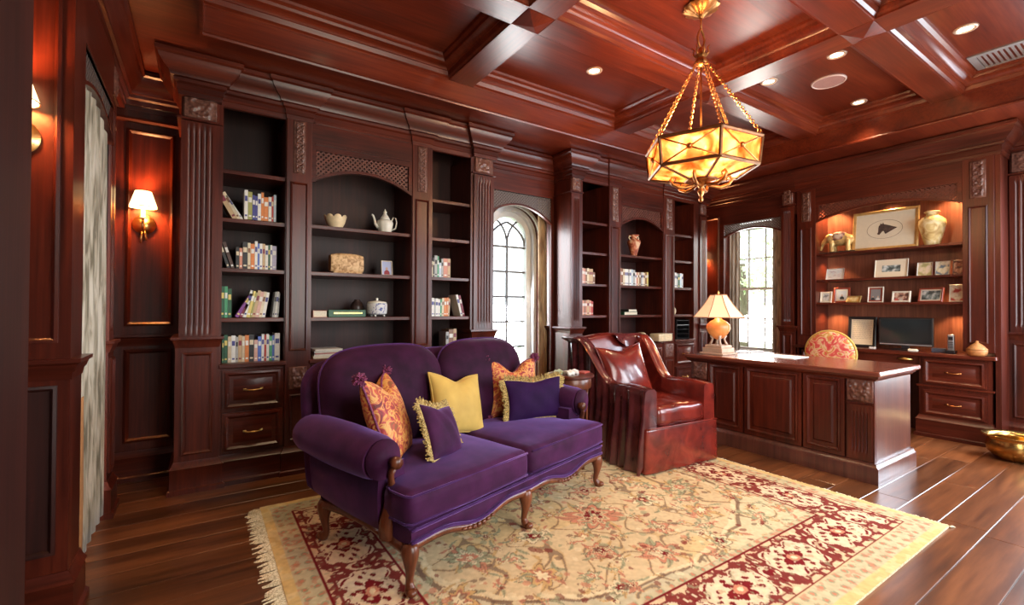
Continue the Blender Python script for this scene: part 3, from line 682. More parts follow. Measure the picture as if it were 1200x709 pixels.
    bnd((d3<.085*(1+.35*np.cos(5*a3)))&(cart>1.1),red); bnd((d3<.05)&(cart>1.1),(.66,.50,.34)); bnd((d3<.025),red)
    bnd((n1>.66)&(cart>1.12),red,.9); bnd((n2>.78),ivory,.6); bnd((n2<.16),green,.5)
    put((np.abs(e-.155)<.006)|(np.abs(e-.462)<.006),red)
    for lo,hi in ((.045,.10),(.10,.148),(.468,.50)):
        G=(e>lo)&(e<hi); put(G,(.50,.42,.26)); qq=((along/.075)%1-.5)*.075; mid=(lo+hi)/2
        put(G&(np.hypot(qq,(e-mid)*1.1)<.017),green); put(G&(np.hypot(qq,(e-mid))<.009),rose); put(G&(vn(.02,20)>.7),rose,.6)
    put(e<.045,(.60,.42,.18)); put((e<.045)&(vn(.05,9)>.6),(.66,.52,.28),.6)
    C*= (.86+.24*vn(.015,30)+.08*vn(.3,31))[...,None]
    Z=.012+.0012*vn(.02,33)
    V=np.stack([X+x0,Y+y0,Z],-1).reshape(-1,3)
    i=np.arange(nx)[None,:]+np.arange(ny)[:,None]*(nx+1); Fc=np.stack([i,i+1,i+nx+2,i+nx+1],-1).reshape(-1,4)
    me=bpy.data.meshes.new('pile'); me.vertices.add(len(V)); me.vertices.foreach_set('co',V.ravel()); me.loops.add(Fc.size); me.loops.foreach_set('vertex_index',Fc.ravel())
    me.polygons.add(len(Fc)); me.polygons.foreach_set('loop_start',np.arange(0,Fc.size,4)); me.polygons.foreach_set('loop_total',np.full(len(Fc),4)); me.update(); me.validate()
    ca=me.color_attributes.new('pattern','FLOAT_COLOR','POINT'); ca.data.foreach_set('color',np.concatenate([np.clip(C,0,1).reshape(-1,3),np.ones((len(V),1))],1).ravel().astype(np.float32))
    m,t,b=nt('rug_wool'); at=N(t,'ShaderNodeAttribute'); at.attribute_name='pattern'; t.links.new(at.outputs['Color'],b.inputs['Base Color']); b.inputs['Roughness'].default_value=.95; b.inputs['Specular IOR Level'].default_value=.05
    n=N(t,'ShaderNodeTexNoise',_Scale=300.0); t.links.new(coords(t,(1,1,1)),n.inputs['Vector']); bump(t,b,n.outputs[0],.4,.004)
    me.materials.append(m)
    root=thing('rug','large cream and gold floral rug with a dark red border lying under the sofa','rug',((x0+x1)/2,(y0+y1)/2,0))
    o=link('pile',me); o.parent=root; o.location=(-(x0+x1)/2,-(y0+y1)/2,0)
    P('rug_backing',MB().box(x0,x1,y0,y1,.001,.012),WFR,root)
    for s,xx in ((-1,x0),(1,x1)):
        mb=MB(); r=random.Random(8)
        for k in range(int((y1-y0)/.011)):
            yy=y0+k*.011+r.uniform(-.003,.003); L=r.uniform(.05,.085)*(1 if s<0 else .4); b1=yy+r.uniform(-.022,.022); h=r.uniform(.004,.010)
            mb.loops([[(xx,yy-.004,.006),(xx,yy+.004,.006),(xx,yy,.012)],[(xx+s*L*.5,(yy+b1)/2-.004,.003),(xx+s*L*.5,(yy+b1)/2+.004,.003),(xx+s*L*.5,(yy+b1)/2,h+.004)],[(xx+s*L,b1-.003,.001),(xx+s*L,b1+.003,.001),(xx+s*L,b1,.004)]],0,True,True)
        P('fringe',mb,WFR,root,kind='stuff')
    return root
build_rug()

# ================================================================== SOFA
sofa=thing('sofa','two-seat purple velvet sofa with carved walnut legs on the floral rug','sofa',(.73,1.84,.0135),radians(16.3))
SL=1.54; SD=.70
def inflate(outline,t,rings=8,n=64,T=None,mi=0,mb=None,back=.35,p=2.4):
    # cushion from a closed outline fn(theta)->(a,b); thickness t towards front, back*t behind
    mb=mb or MB(); pts=[outline(2*pi*k/n) for k in range(n)]; cx=sum(p_[0] for p_ in pts)/n; cy=sum(p_[1] for p_ in pts)/n
    T=T or (lambda a,b,h:(a,b,h)); L=[]
    rr=[sin(pi/2*i/rings) for i in range(1,rings+1)]
    for r in rr: L.append([T(cx+(a-cx)*r,cy+(b-cy)*r,t*(1-r**p)**(1/p) if r<1 else 0) for a,b in pts])
    for r in reversed(rr[:-1]): L.append([T(cx+(a-cx)*r,cy+(b-cy)*r,-back*t*(1-r**p)**(1/p)) for a,b in pts])
    return mb.loops(L,mi,True,True)
def roundrect(w_,h,rt,rb,x0=0,y0=0,arch=0):
    # outline of a rounded rectangle, bottom left at x0,y0; rt / rb corner radii top / bottom
    def fn(t):
        ex=2.0+ (.0); c,s=cos(t),sin(t)
        nn=2*(w_/2)/max(rt,1e-3)*.55+1.2
        nt_=max(2.2,nn) if s>0 else max(2.2,2*(w_/2)/max(rb,1e-3)*.55+1.2)
        k=(abs(c)**nt_+abs(s)**nt_)**(-1/nt_)
        x=x0+w_/2+w_/2*c*k; y=y0+h/2+h/2*s*k
        return (x, y+(arch*(1-((x-x0)/w_*2-1)**2) if s>0 else 0))
    return fn
# upholstered seat rail with serpentine lower edge
def serp(u): 
    t=u/SL; return .018*cos(2*pi*t*2)-.010*cos(2*pi*t*4)
mb=MB()
def sweepfront(prof,us,mb,v0=-.03,cap=True):
    mb.loops([[ (u, v0+d+(.0), z+k*serp(u)) for d,z,k in prof] for u in us],0,cap,cap)
us=[-.015+(SL+.03)*i/60 for i in range(61)]
sweepfront([(.0,.20,1),(-.018,.215,1),(-.026,.235,.9),(-.022,.262,.4),(.0,.275,0),(.20,.275,0),(.20,.19,1)],us,mb,.0)
mb.box(-.01,SL+.01,.15,.72,.20,.285)
part('seat_rail',mb,PURP,sofa,smooth=True,angle=50)
mb=MB(); mb.tube([(u,-.026,.212+serp(u)) for u in us],.007,6); mb.tube([(u,-.024,.268) for u in us],.006,6); part('piping',mb,PIPE,sofa,smooth=True,kind='stuff')
mb=MB(); mb.loops([[(u,.012,.17+serp(u)-.0),(u,-.016,.172+serp(u)),(u,-.020,.188+serp(u)),(u,-.012,.204+serp(u)),(u,.012,.206+serp(u))] for u in us],0,True,True)
for c0 in (.25*SL,.75*SL):
    for k in range(7): mb.ellipsoid((c0+(k-3)*.032,-.022,.186+serp(c0+(k-3)*.032)),(.016,.010,.014-.0025*abs(k-3)),8)
part('carved_apron',mb,LEG,sofa,smooth=True)
for u in (-.012,SL+.012):
    mb=MB(); s=-1 if u<.5 else 1
    mb.loops([[(u+s*.012,v,.165+.03*abs(sin((v-.02)/.7*pi))),(u+s*.018,v,.180+.03*abs(sin((v-.02)/.7*pi))),(u+s*.004,v,.20+.03*abs(sin((v-.02)/.7*pi))),(u-s*.03,v,.20+.03*abs(sin((v-.02)/.7*pi))),(u-s*.03,v,.168+.03*abs(sin((v-.02)/.7*pi)))] for v in [.0+.72*i/24 for i in range(25)]],0,True,True)
    part('side_apron',mb,LEG,sofa,smooth=True)
# legs
def cab_leg(u,v,du,dv,hh=.205):
    mb=MB(); pts=[];rs=[]
    for i in range(13):
        t=i/12; z=hh*(1-t); bow=.024*sin(pi*min(1,t*1.25))-.022*(max(0,t-.75)/.25)*0; toe=.030*max(0,(t-.72)/.28)**2-.010*sin(pi*t)
        pts.append((u+du*(bow*.8+toe-.01),v+dv*(bow*.8+toe-.01),z)); rs.append([.030,.036,.038,.036,.031,.026,.022,.019,.017,.016,.018,.024,.016][i])
    mb.tube(pts,rs,12); 
    mb.ellipsoid((u+du*.022,v+dv*.022,.017),(.024,.024,.017),12)
    return mb
for u,v,du,dv in ((.0,.0,-.4,-.9),(SL/2,-.0,0,-1),(SL,.0,.4,-.9),(.0,SD,-.4,.9),(SL,SD,.4,.9)):
    part('leg',cab_leg(u,v,du,dv),LEG,sofa,smooth=True)
# seat cushions, T-shaped
def tcush(a,b,left):
    h=((b-a)/2,.355,.075); c=((a+b)/2,.315,.352)
    def fn(x,y,z):
        t=(x+h[0])/(2*h[0]); yy=y+c[1]
        k=min(1,max(0,(yy-.13)/.05)); k=k*k*(3-2*k)
        off=.10*k*((1-t) if left else -t)
        top=1+.30*(1-(x/h[0])**2)*(1-(y/h[1])**2)*(1 if z>0 else 0)+.02*sin(x*19+y*11)
        return (x+off,y-.006*cos(x*7),z*top)
    mb=MB(); mb.rbox(c,h,.045,4,10,fn); o=part('seat_cushion',mb,PURP,sofa,smooth=True)
    mb=MB()
    for zz in (.410,.296):
        pts=[(a+.02,-.028,zz),(a+(b-a)*.33,-.032,zz),(a+(b-a)*.66,-.032,zz),(b-.02,-.028,zz)]
        if left: pts=[(a+.10,.26,zz),(a+.09,.19,zz),(a+.02,.145,zz),(a+.003,.10,zz),(a+.003,.0,zz)]+pts
        else: pts=pts+[(b-.003,.0,zz),(b-.003,.10,zz),(b-.02,.145,zz),(b-.09,.19,zz),(b-.10,.26,zz)]
        mb.tube(pts,.005,6)
    part('piping',mb,PIPE,o,smooth=True,kind='stuff'); return o
tcush(-.035,SL/2-.002,True); tcush(SL/2+.002,SL+.035,False)
# side panels, rolled arms with walnut posts
for s,u0 in ((-1,.0),(1,SL)):
    mb=MB(); q=lambda a:u0+s*a
    prof=[(.0,.23),(.028,.22),(.045,.26),(.050,.36),(.045,.47),(.02,.52),(-.09,.50),(-.10,.22)]
    mb.loops([[(q(a+(.012*sin((v-.17)/.6*pi))),v,z+(.022*(v-.17)/.6 if z<.3 else 0)) for a,z in prof] for v in [.165+.60*i/12 for i in range(13)]],0,True,True)
    part('side_panel',mb,PURP,sofa,smooth=True,angle=60)
    mb=MB(); L=[]
    for i in range(15):
        t=i/14; v=.155+.60*t; r=.092+.010*sin(pi*t); r*= (1 if 0<i<14 else .93); cu=q(.035+.012*t)
        L.append([(cu+r*1.12*cos(2*pi*k/20),v,.532+.018*t+r*sin(2*pi*k/20)) for k in range(20)])
    mb.loops(L,0,True,True); arm=part('arm_roll',mb,PURP,sofa,smooth=True,angle=60)
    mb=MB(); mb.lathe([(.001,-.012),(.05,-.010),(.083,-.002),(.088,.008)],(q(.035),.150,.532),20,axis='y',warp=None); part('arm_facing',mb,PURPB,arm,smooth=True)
    mb=MB(); pts=[(q(.045-.02),.135,.20),(q(.028),.132,.26),(q(.012),.13,.34),(q(.005),.128,.42),(q(.012),.122,.47),(q(-.005),.118,.505)]
    mb.tube(pts,[.040,.036,.028,.020,.017,.020],10,flat=.7); mb.lathe([(.001,-.030),(.020,-.024),(.026,-.006),(.026,.018),(.001,.022)],(q(-.008),.115,.515),14,axis='y')
    part('arm_post',mb,LEG,sofa,smooth=True)
# back: frame shell plus two humped back cushions, leaning backwards
BT=lambda a,b,h:(a,.66-h+.20*(b-.40)*.9,b)
mb=MB(); 
inflate(roundrect(SL+.14,.70,.20,.08,-.07,.22),.05,6,72,lambda a,b,h:(a,.775-h+.16*(b-.4),b),mb=mb,back=1); part('back_frame',mb,PURP,sofa,smooth=True)
for a0,a1 in ((-.03,SL/2+.012),(SL/2-.012,SL+.03)):
    fn=roundrect(a1-a0,.565,.155,.08,a0,.38,.022)
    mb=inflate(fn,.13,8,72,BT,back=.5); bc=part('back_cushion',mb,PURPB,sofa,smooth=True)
    mb=MB(); pts=[fn(2*pi*k/72) for k in range(72)]; cxx=(a0+a1)/2
    mb.tube([BT(cxx+(p_[0]-cxx)*.995,p_[1],.004) for p_ in pts],.006,6,closed=True); part('piping',mb,PIPE,bc,smooth=True,kind='stuff')

# ------------------------------------------------------------------ throw pillows
def pillow(name,label,mat,w_,h,t,loc,rz,tilt,roll=0,chop=0,pinch=.10,edge=None,ed='fringe',mat2=None):
    # local: face towards -y, bottom at z=0; tilt leans the top backwards, roll turns it in its plane
    root=thing(name,label,'pillow',loc); R=Matrix.Rotation(rz,4,'Z')@Matrix.Rotation(-tilt,4,'X')@Matrix.Rotation(roll,4,'Y'); root.rotation_euler=R.to_euler()
    def shape(a,b):
        x,y=a,b; k=1-pinch*(1-y*y)*abs(x)**2; l=1-pinch*(1-x*x)*abs(y)**2
        X=w_/2*x*k; Z=h/2*y*l
        if y>0 and chop: Z-=chop*h*exp(-(x/.38)**2)*y**1.5
        return X,Z
    n=22; mb=MB()
    for sg in (-1,1):
        def g(s,q):
            a,b=sin((s-.5)*pi),sin((q-.5)*pi); X,Z=shape(a,b); th=t/2*((1-a*a)*(1-b*b))**.42
            th*=1-.25*chop*5*exp(-(a/.2)**2)*max(0,b)
            th+=.004*sin(a*9+b*5)*(1-a*a)*(1-b*b)
            return (X,sg*th,Z+h/2)
        mb.grid(g,n,n)
    part('cover',mb,mat,root,smooth=True)
    per=[]
    for k in range(4):
        for i in range(36):
            q=-1+2*i/36; a,b=[(q,-1),(1,q),(-q,1),(-1,-q)][k]; X,Z=shape(a,b); per.append((X,Z+h/2))
    r=random.Random(len(label))
    if ed=='fringe':
        mb=MB(); m=len(per)
        for i in range(m):
            p=per[i]; q=per[(i+1)%m]; nx,nz=(q[1]-p[1]),-(q[0]-p[0]); l=sqrt(nx*nx+nz*nz) or 1; nx/=l; nz/=l
            for j in range(3):
                s=j/3; x=p[0]+(q[0]-p[0])*s; z=p[1]+(q[1]-p[1])*s; L=r.uniform(.026,.042); dy=r.uniform(-.010,.010); da=r.uniform(-.35,.35)
                ex=x+(nx-nz*da)*L; ez=z+(nz+nx*da)*L
                mb.tube([(x-nx*.004,0,z-nz*.004),((x+ex)/2,dy*.8,(z+ez)/2),(ex,dy,ez)],[.004,.0042,.003],4)
        part('fringe',mb,edge,root,kind='stuff')
        mb=MB(); mb.tube([(x,0,z) for x,z in per],.006,6,closed=True); part('braid',mb,edge,root,smooth=True,kind='stuff')
    else:
        mb=MB(); mb.tube([(x,0,z) for x,z in per],.006,6,closed=True); part('piping',mb,edge,root,smooth=True,kind='stuff')
    if ed=='tassel':
        for sx,sz in ((-1,1),(1,1),(-1,-1),(1,-1)):
            mb=MB(); X,Z=shape(sx,sz); 
            for k in range(90):
                a=r.uniform(0,2*pi); b=r.uniform(-1,1); L=r.uniform(.025,.042)
                d=Vector((cos(a)*sqrt(1-b*b)+sx*.3,b,sin(a)*sqrt(1-b*b)+sz*.3)).normalized()*L
                o=Vector((X,0,Z+h/2)); mb.tube([o,o+d*.6,o+d],[.006,.006,.003],4)
            part('tassel',mb,mat2,root,kind='stuff')
    return root
S=ROOT[sofa]
def SP(u,v,z): p=S@Vector((u,v,z)); return (p.x,p.y,p.z)
A0=radians(16.3)
pillow('floral_pillow','gold and red floral pillow with plum tassels leaning on the left arm of the sofa',FLOR,.45,.44,.16,SP(.225,.36,.425),A0+radians(42),radians(20),radians(3),.20,edge=PFR,ed='tassel',mat2=PFR)
pillow('purple_pillow','small purple pillow with gold fringe tilted against the floral pillow at the left',PURP,.30,.29,.11,SP(.395,.20,.415),A0+radians(22),radians(26),radians(14),.05,edge=GFR)
pillow('gold_pillow','plain gold pillow with gold piping in the middle of the sofa',GOLD,.40,.37,.15,SP(.72,.46,.425),A0+radians(0),radians(18),radians(8),.10,edge=GOLD,ed='piping')
pillow('floral_pillow','floral pillow with plum edging standing behind the dark purple pillow at the right',FLOR,.40,.40,.14,SP(1.29,.50,.43),A0+radians(-22),radians(12),0,.20,edge=PFR,ed='tassel',mat2=PFR)
pillow('purple_pillow','wide dark purple pillow with gold fringe at the right end of the sofa',PURPD,.46,.28,.11,SP(1.31,.33,.43),A0+radians(-20),radians(12),0,.06,edge=GFR)

# ================================================================== ARMCHAIR with draped leather cover
chair=thing('armchair','oxblood leather armchair with a draped pleated cover beside the desk','armchair',(3.03,2.60,.0135),radians(-4))
def folds(v,z,amp=.018,k=46): return amp*(sin(v*k+2*sin(v*9))*.6+.4*sin(v*k*1.9+1))*min(1,(max(0,.62-z))*2.2+.25)
W_=.37; ZA=.60
def armtop(v):   # v from front 0 to back .85
    if v<.38: return ZA-.02*0+.012*sin(v/.38*pi)
    t=min(1,(v-.38)/.34); t=t*t*(3-2*t); return ZA+.345*t
def wing(s,v): # outward offset at the top (the wing flares)
    t=max(0,(v-.45)/.4); return (.125 if s<0 else .03)*t
for s in (-1,1):
    mb=MB(); L=[]; NV=90
    for i in range(NV+1):
        v=.85*i/NV; zt=armtop(v); wg=wing(s,v); row=[]
        fl=.035 if s<0 else .012
        out=[(W_+.01+fl+folds(v,0,.030 if s<0 else .006), .004),(W_+.008+fl*.6+folds(v,.2,.030 if s<0 else .004),.2),(W_+.006+folds(v,.4,.024 if s<0 else .002),.4),(W_+.004+wg*.3+folds(v,.55,.012 if s<0 else 0),zt-.06),(W_+wg,zt-.015),(W_-.02+wg,zt),(W_-.09+wg*.9,zt),(W_-.11+wg*.8,zt-.02),(W_-.115,.40),(W_-.115,.28)]
        for (a,z) in out: row.append((s*a,-.40+v,z))
        L.append(row)
    mb.loops(L,0,True,True); part('arm',mb,LEAD if s<0 else LEA,chair,smooth=True,angle=50,label='pleated draped arm cover' if s<0 else None)
mb=MB(); mb.rbox((0,-.395,.165),(W_+.012,.03,.163),.02,3,8,lambda x,y,z:(x*(1+.03*(.16-z)/.3),y-.012*(.16-z)-.004*sin(x*23+1)*(.16-z)*5,z)); part('front_skirt',mb,LEA,chair,smooth=True)
mb=MB(); mb.tube([(W_*(2*i/12-1),-.428,.325) for i in range(13)],.007,6); part('piping',mb,LEA,chair,smooth=True,kind='stuff')
mb=MB(); mb.rbox((0,-.03,.20),(W_-.03,.36,.12),.02,2,3); part('seat_base',mb,LEA,chair)
mb=MB(); mb.rbox((0,-.09,.39),(W_-.105,.325,.075),.05,4,8,lambda x,y,z:(x,y,z+(.03*(1-(x/.3)**2)*(1-(y/.35)**2) if z>0 else 0)+.004*sin(x*30+y*14))); part('seat_cushion',mb,LEA,chair,smooth=True)
mb=MB()
def bk(x,y,z):
    zz=(z+.30)/.6
    return (x*(1+.10*zz),y+.13*zz,z-.02*(x/.36)**2*zz+.012*sin(x*8+1)*zz)
mb.rbox((0,.33,.64),(W_-.04,.06,.31),.04,4,8,bk); part('back',mb,LEA,chair,smooth=True)
mb=MB(); mb.grid(lambda a,b:(-(W_+.04)+2*(W_+.04)*a,.462+.016*sin(a*60)*(1-b)+.03*(1-b),.004+.93*b-.01*sin(a*5)),60,6); part('back_drape',mb,LEAD,chair,smooth=True)
mb=MB(); L=[]
for i in range(15):   # folded flap over the back
    a=i/14; x=.02+.33*a; d=.015+.095*sin(pi*min(1,a*1.1))**.8
    L.append([(x,.40,.952),(x,.365,.956),(x,.345,.952-d*.6),(x,.33+.01*sin(a*20),.952-d)])
mb.loops(L,0,closed=False); mb2=part('top_flap',mb,LEAD,chair,smooth=True)
pc=ROOT[chair]@Vector((-.085,.02,.46))
pillow('leather_pillow','shiny oxblood leather pillow leaning on the back of the armchair',LEA,.50,.44,.17,tuple(pc),radians(-4),radians(20),radians(-3),.06,pinch=.14,edge=LEA,ed='piping')

# ================================================================== SIDE TABLE between sofa and armchair
tx,ty=2.345,2.70; st=thing('side_table','round walnut drum side table between the sofa and the armchair','table',(tx,ty,.0135))
mb=MB(); mb.lathe([(.001,.585),(.150,.585),(.155,.60),(.155,.655),(.150,.662),(.001,.662)],n=32); part('drum',mb,LEG,st,angle=40)
mb=MB(); mb.lathe([(.001,.662),(.168,.662),(.175,.668),(.175,.682),(.168,.688),(.001,.688)],n=32); part('table_top',mb,WX,st,angle=40)
for k in range(12):
    a=2*pi*k/12; mb=MB(); mb.lathe([(.008,.13),(.010,.20),(.007,.25),(.010,.40),(.007,.50),(.011,.585)],(.125*cos(a),.125*sin(a),0),8); part('spindle',mb,LEG,st,smooth=True)
for k in range(3):
    a=2*pi*k/3+.5; mb=MB(); mb.tube([(.11*cos(a),.11*sin(a),.13),(.13*cos(a),.13*sin(a),.07),(.145*cos(a),.145*sin(a),.0)],[.018,.014,.012],8); part('leg',mb,LEG,st,smooth=True)
mb=MB(); mb.lathe([(.001,.10),(.14,.10),(.145,.115),(.14,.13),(.001,.13)],n=28); part('lower_shelf',mb,LEG,st,angle=40)
r=random.Random(4)
for k,(dx,dy,c,lb) in enumerate(((-.06,-.05,(.72,.68,.60),'crumpled cream napkin on the side table, nearest the purple pillow'),(.01,-.03,(.75,.70,.66),'small white crumpled paper in the middle of the side table'),(-.10,.02,(.35,.42,.26),'small grey green pot lid on the side table, farthest left'))):
    mb=MB(); mb.rbox((0,0,.014),(.035,.03,.013),.010,3,4,lambda x,y,z:(x,y,z+.006*sin(x*130+k)+.005*cos(y*150))); single(['napkin','paper','pot_lid'][k],mb,plain('napkin_%d'%k,c,.7),lb,['napkin','paper','lid'][k],(tx+dx,ty+dy,.7025),k,smooth=True)
mb=MB(); mb.box(-.05,.05,-.035,.035,0,.012); single('small_book',mb,plain('red_cover',(.35,.05,.03),.5),'thin reddish book lying on the right of the side table','book',(tx+.09,ty-.04,.7025),.4,bevel=.003)

# ================================================================== DESK
dk=thing('desk','mahogany pedestal desk with raised panels and carved corner blocks','desk',(4.24,2.0,0))
FD=FX(3.86); d0,d1=1.28,2.72
mb=MB(); mb.box(3.885,4.57,d0+.005,d0+.045,.02,.735); mb.box(3.885,4.57,d1-.045,d1-.005,.02,.735); mb.box(3.885,3.91,d0,d1,.02,.735); mb.box(4.0,4.55,d0+.04,d0+.45,.05,.73); mb.box(4.0,4.55,d1-.45,d1-.04,.05,.73)
GW=wood('desk_end_wood',(.05,.017,.012),(.095,.03,.02),(.15,.05,.03),'z',.34,coat=.8)
P('body',mb,GW,dk,bevel=.002)
mb=MB(); mb.box(3.815,4.625,d0-.045,d1+.045,.735,.772); P('desktop',mb,wood('desktop_wood',(.10,.024,.014),(.18,.046,.026),(.26,.075,.04),'y',.22,coat=.5),dk,bevel=.010)
def dpil(u0,u1):
    mb=MB(); fb(mb,FD,u0,u1,.02,.735,-.03,.0); pl=P('pilaster',mb,WV,dk)
    P('carved_block',carved(FD,u0+.012,u1-.012,.555,.70,.003,.028),CARVE,pl,smooth=True)
    mb=MB(); flutes(mb,FD,u0+.012,u1-.012,.15,.53,-.01,.014,5,.011,.02); P('fluted_shaft',mb,WV,pl,angle=30)
dpil(d0,d0+.17); dpil(d1-.17,d1)
for u0,u1 in ((1.46,1.735),(1.75,2.20),(2.215,2.54)):
    mb=MB(); fb(mb,FD,u0,u1,.14,.735,-.02,.004); mb.panel(FD,u0+.025,u1-.025,.17,.69,[(0,.004),(0,.014),(.010,.018),(.020,.008),(.024,.002),(.045,.004),(.056,.014)]); P('front_panel',mb,WV,dk,angle=35)
mb=MB(); hsweep(mb,FD,[(-.02,.0),(.030,.0),(.030,.10),(.024,.112),(.016,.118),(.010,.135),(-.02,.135)],[(d0,-.71),(d0,.0),(d1,.0),(d1,-.71)]); P('plinth',mb,GW,dk,angle=35)
mb=MB(); hsweep(mb,FD,[(-.01,.735),(.030,.735),(.028,.722),(.012,.712),(.008,.703),(-.01,.703)],[(d0,-.71),(d0,.0),(d1,.0),(d1,-.71)]); P('cornice',mb,WY,dk,angle=35)
# papers and folder on the desk
mb=MB(); mb.box(-.15,.15,-.22,.22,0,.004); single('paper_sheet',mb,plain('paper',(.80,.80,.78),.6),'large white paper sheet lying on the desk near the lamp','paper',(4.32,2.18,.7722),.05)
mb=MB(); mb.box(-.03,.03,-.17,.17,0,.010); single('letter_opener_tray',mb,plain('pewter',(.28,.24,.22),.35,.5),'narrow dark pen tray on the desk beside the lamp base','tray',(4.45,2.50,.7722),radians(75),bevel=.003)

# desk lamp: tripod stone body with orange globe and panelled shade
lx,ly=4.06,2.57; lamp=thing('table_lamp','table lamp with orange globe and cream panelled shade on the desk','lamp',(lx,ly,.772))
STONE=plain('lamp_stone',(.50,.36,.26),.5,0,.2,12,.1)
mb=MB(); mb.box(-.12,.12,-.12,.12,0,.015); mb.box(-.10,.10,-.10,.10,.015,.06); mb.box(-.085,.085,-.085,.085,.06,.085); part('base',mb,STONE,lamp,bevel=.005)
for k in range(4):
    a=pi/2*k+pi/4; mb=MB(); mb.tube([(.075*cos(a),.075*sin(a),.085),(.06*cos(a),.06*sin(a),.115),(.05*cos(a),.05*sin(a),.145),(.066*cos(a),.066*sin(a),.175)],[.014,.010,.010,.014],8); part('leg',mb,STONE,lamp,smooth=True)
m,t,b=nt('amber_globe'); n=N(t,'ShaderNodeTexNoise',_Scale=9.0); t.links.new(coords(t,(1,1,1)),n.inputs['Vector']); c_=ramp(t,n.outputs[0],[(.3,(.42,.11,.02)),(.7,(.70,.26,.07))]); t.links.new(c_,b.inputs['Base Color']); t.links.new(c_,b.inputs['Emission Color']); b.inputs['Emission Strength'].default_value=.30; b.inputs['Roughness'].default_value=.35
mb=MB(); mb.lathe([(.015,.135),(.05,.155),(.085,.195),(.105,.24),(.100,.275),(.070,.305),(.035,.325),(.022,.345),(.001,.35)],n=28,warp=lambda a,z:1+.02*cos(8*a)); part('globe',mb,m,lamp,smooth=True,label='glowing orange globe')
def shade_mat(name,strength,c=(1,.66,.36),base=(.85,.72,.5)):
    m,t,b=nt(name); b.inputs['Base Color'].default_value=(*base,1); b.inputs['Emission Color'].default_value=(*c,1); b.inputs['Emission Strength'].default_value=strength; b.inputs['Roughness'].default_value=.8; return m
SH=shade_mat('lamp_shade_cream',.42,(1,.55,.30),(.75,.52,.34)); SHB=plain('shade_trim',(.40,.18,.09),.6)
mb=MB(); mb.lathe([(.007,.34),(.005,.56),(.012,.575),(.001,.60)],n=10); part('stem',mb,BRASS,lamp,smooth=True)
L1=[(.235*cos(2*pi*k/8+.2),.235*sin(2*pi*k/8+.2),.345) for k in range(8)]; L2=[(.075*cos(2*pi*k/8+.2),.075*sin(2*pi*k/8+.2),.555) for k in range(8)]
mid=[tuple((a[i]*.45+b_[i]*.55)-(.010*(a[i]/.235) if i<2 else 0) for i in range(3)) for a,b_ in zip(L1,L2)]
sh=None
for k in range(8):
    j=(k+1)%8; mb=MB(); q=lambda p,s:(p[0]*s,p[1]*s,p[2]); 
    mb.loops([[q(L1[k],1),q(L1[j],1),q(L1[j],.985),q(L1[k],.985)],[q(mid[k],1),q(mid[j],1),q(mid[j],.98),q(mid[k],.98)],[q(L2[k],1),q(L2[j],1),q(L2[j],.96),q(L2[k],.96)]],0,True,True)
    part('shade_panel',mb,SH,lamp)
mb=MB()
for k in range(8): mb.tube([L1[k],mid[k],L2[k]],.004,6)
mb.tube(L1,.005,6,closed=True); mb.tube(L2,.005,6,closed=True); part('shade_frame',mb,SHB,lamp,kind='stuff')
point('table_lamp_bulb',(lx,ly,.772+.43),3.2,(1,.55,.28),.03)

# desk chair: round floral upholstered back
dc=thing('desk_chair','round-backed floral upholstered chair behind the desk','chair',(4.95,2.07,0),radians(-90))
# local: faces -y before turning => faces -x
mb=inflate(lambda t:(.22*cos(t),.765+.215*sin(t)),.055,7,40,lambda a,b,h:(a,.20-h,b),back=1); part('backrest',mb,FLOR2,dc,smooth=True)
mb=MB(); mb.tube([(.221*cos(2*pi*k/40),.20,.765+.216*sin(2*pi*k/40)) for k in range(40)],.012,8,closed=True); part('back_rim',mb,GOLD,dc,smooth=True)
mb=MB(); mb.rbox((0,-.03,.46),(.25,.24,.05),.04,3,5); part('seat',mb,FLOR2,dc,smooth=True)
for x,y in ((-.2,-.22),(.2,-.22),(-.2,.18),(.2,.18)): mb=MB(); mb.tube([(x,y,.42),(x*1.02,y,.2),(x*1.06,y*1.06,.0)],[.024,.018,.014],8); part('leg',mb,LEG,dc,smooth=True)
for x in (-.17,.17): mb=MB(); mb.tube([(x,.18,.42),(x*.95,.20,.62)],.016,8); part('back_post',mb,LEG,dc,smooth=True)

# brass bowl on the floor
bw=thing('brass_bowl','round brass bowl on the floor beside the right counter drawers','bowl',(5.42,.86,0))
mb=MB(); mb.lathe([(.001,.012),(.09,.0),(.12,.012),(.165,.06),(.178,.11),(.165,.155),(.158,.170),(.20,.190),(.203,.196),(.196,.198),(.150,.176),(.157,.15),(.168,.11),(.155,.065),(.11,.025),(.001,.02)],n=40); part('vessel',mb,plain('old_brass',(.50,.30,.09),.24,1,.4,14),bw,smooth=True)

# ================================================================== BOOKS
BC={'white':(.72,.70,.64),'cream':(.66,.56,.38),'tan':(.50,.34,.18),'grey':(.38,.38,.36),'black':(.02,.018,.018),'dark brown':(.07,.03,.02),'dark green':(.015,.09,.04),'olive':(.33,.32,.09),
'navy':(.05,.05,.22),'blue':(.08,.14,.45),'orange':(.62,.19,.04),'red':(.42,.03,.02),'pale blue':(.45,.55,.62),'purple':(.20,.04,.24),'maroon':(.20,.015,.04),'yellow':(.66,.52,.14),'pink':(.60,.35,.28),
'lilac':(.42,.38,.52),'green':(.06,.30,.14),'beige':(.58,.46,.30),'brown':(.22,.10,.05),'salmon':(.55,.22,.14)}
_bm={}
def bmat(c):
    if c not in _bm: _bm[c]=plain('book_'+c.replace(' ','_'),BC[c],.45,0,.08,40)
    return _bm[c]
ORD=['first','second','third','fourth','fifth','sixth','seventh','eighth','ninth','tenth','eleventh','twelfth','thirteenth','fourteenth','fifteenth','sixteenth','seventeenth','eighteenth','nineteenth','twentieth','twenty-first','twenty-second']
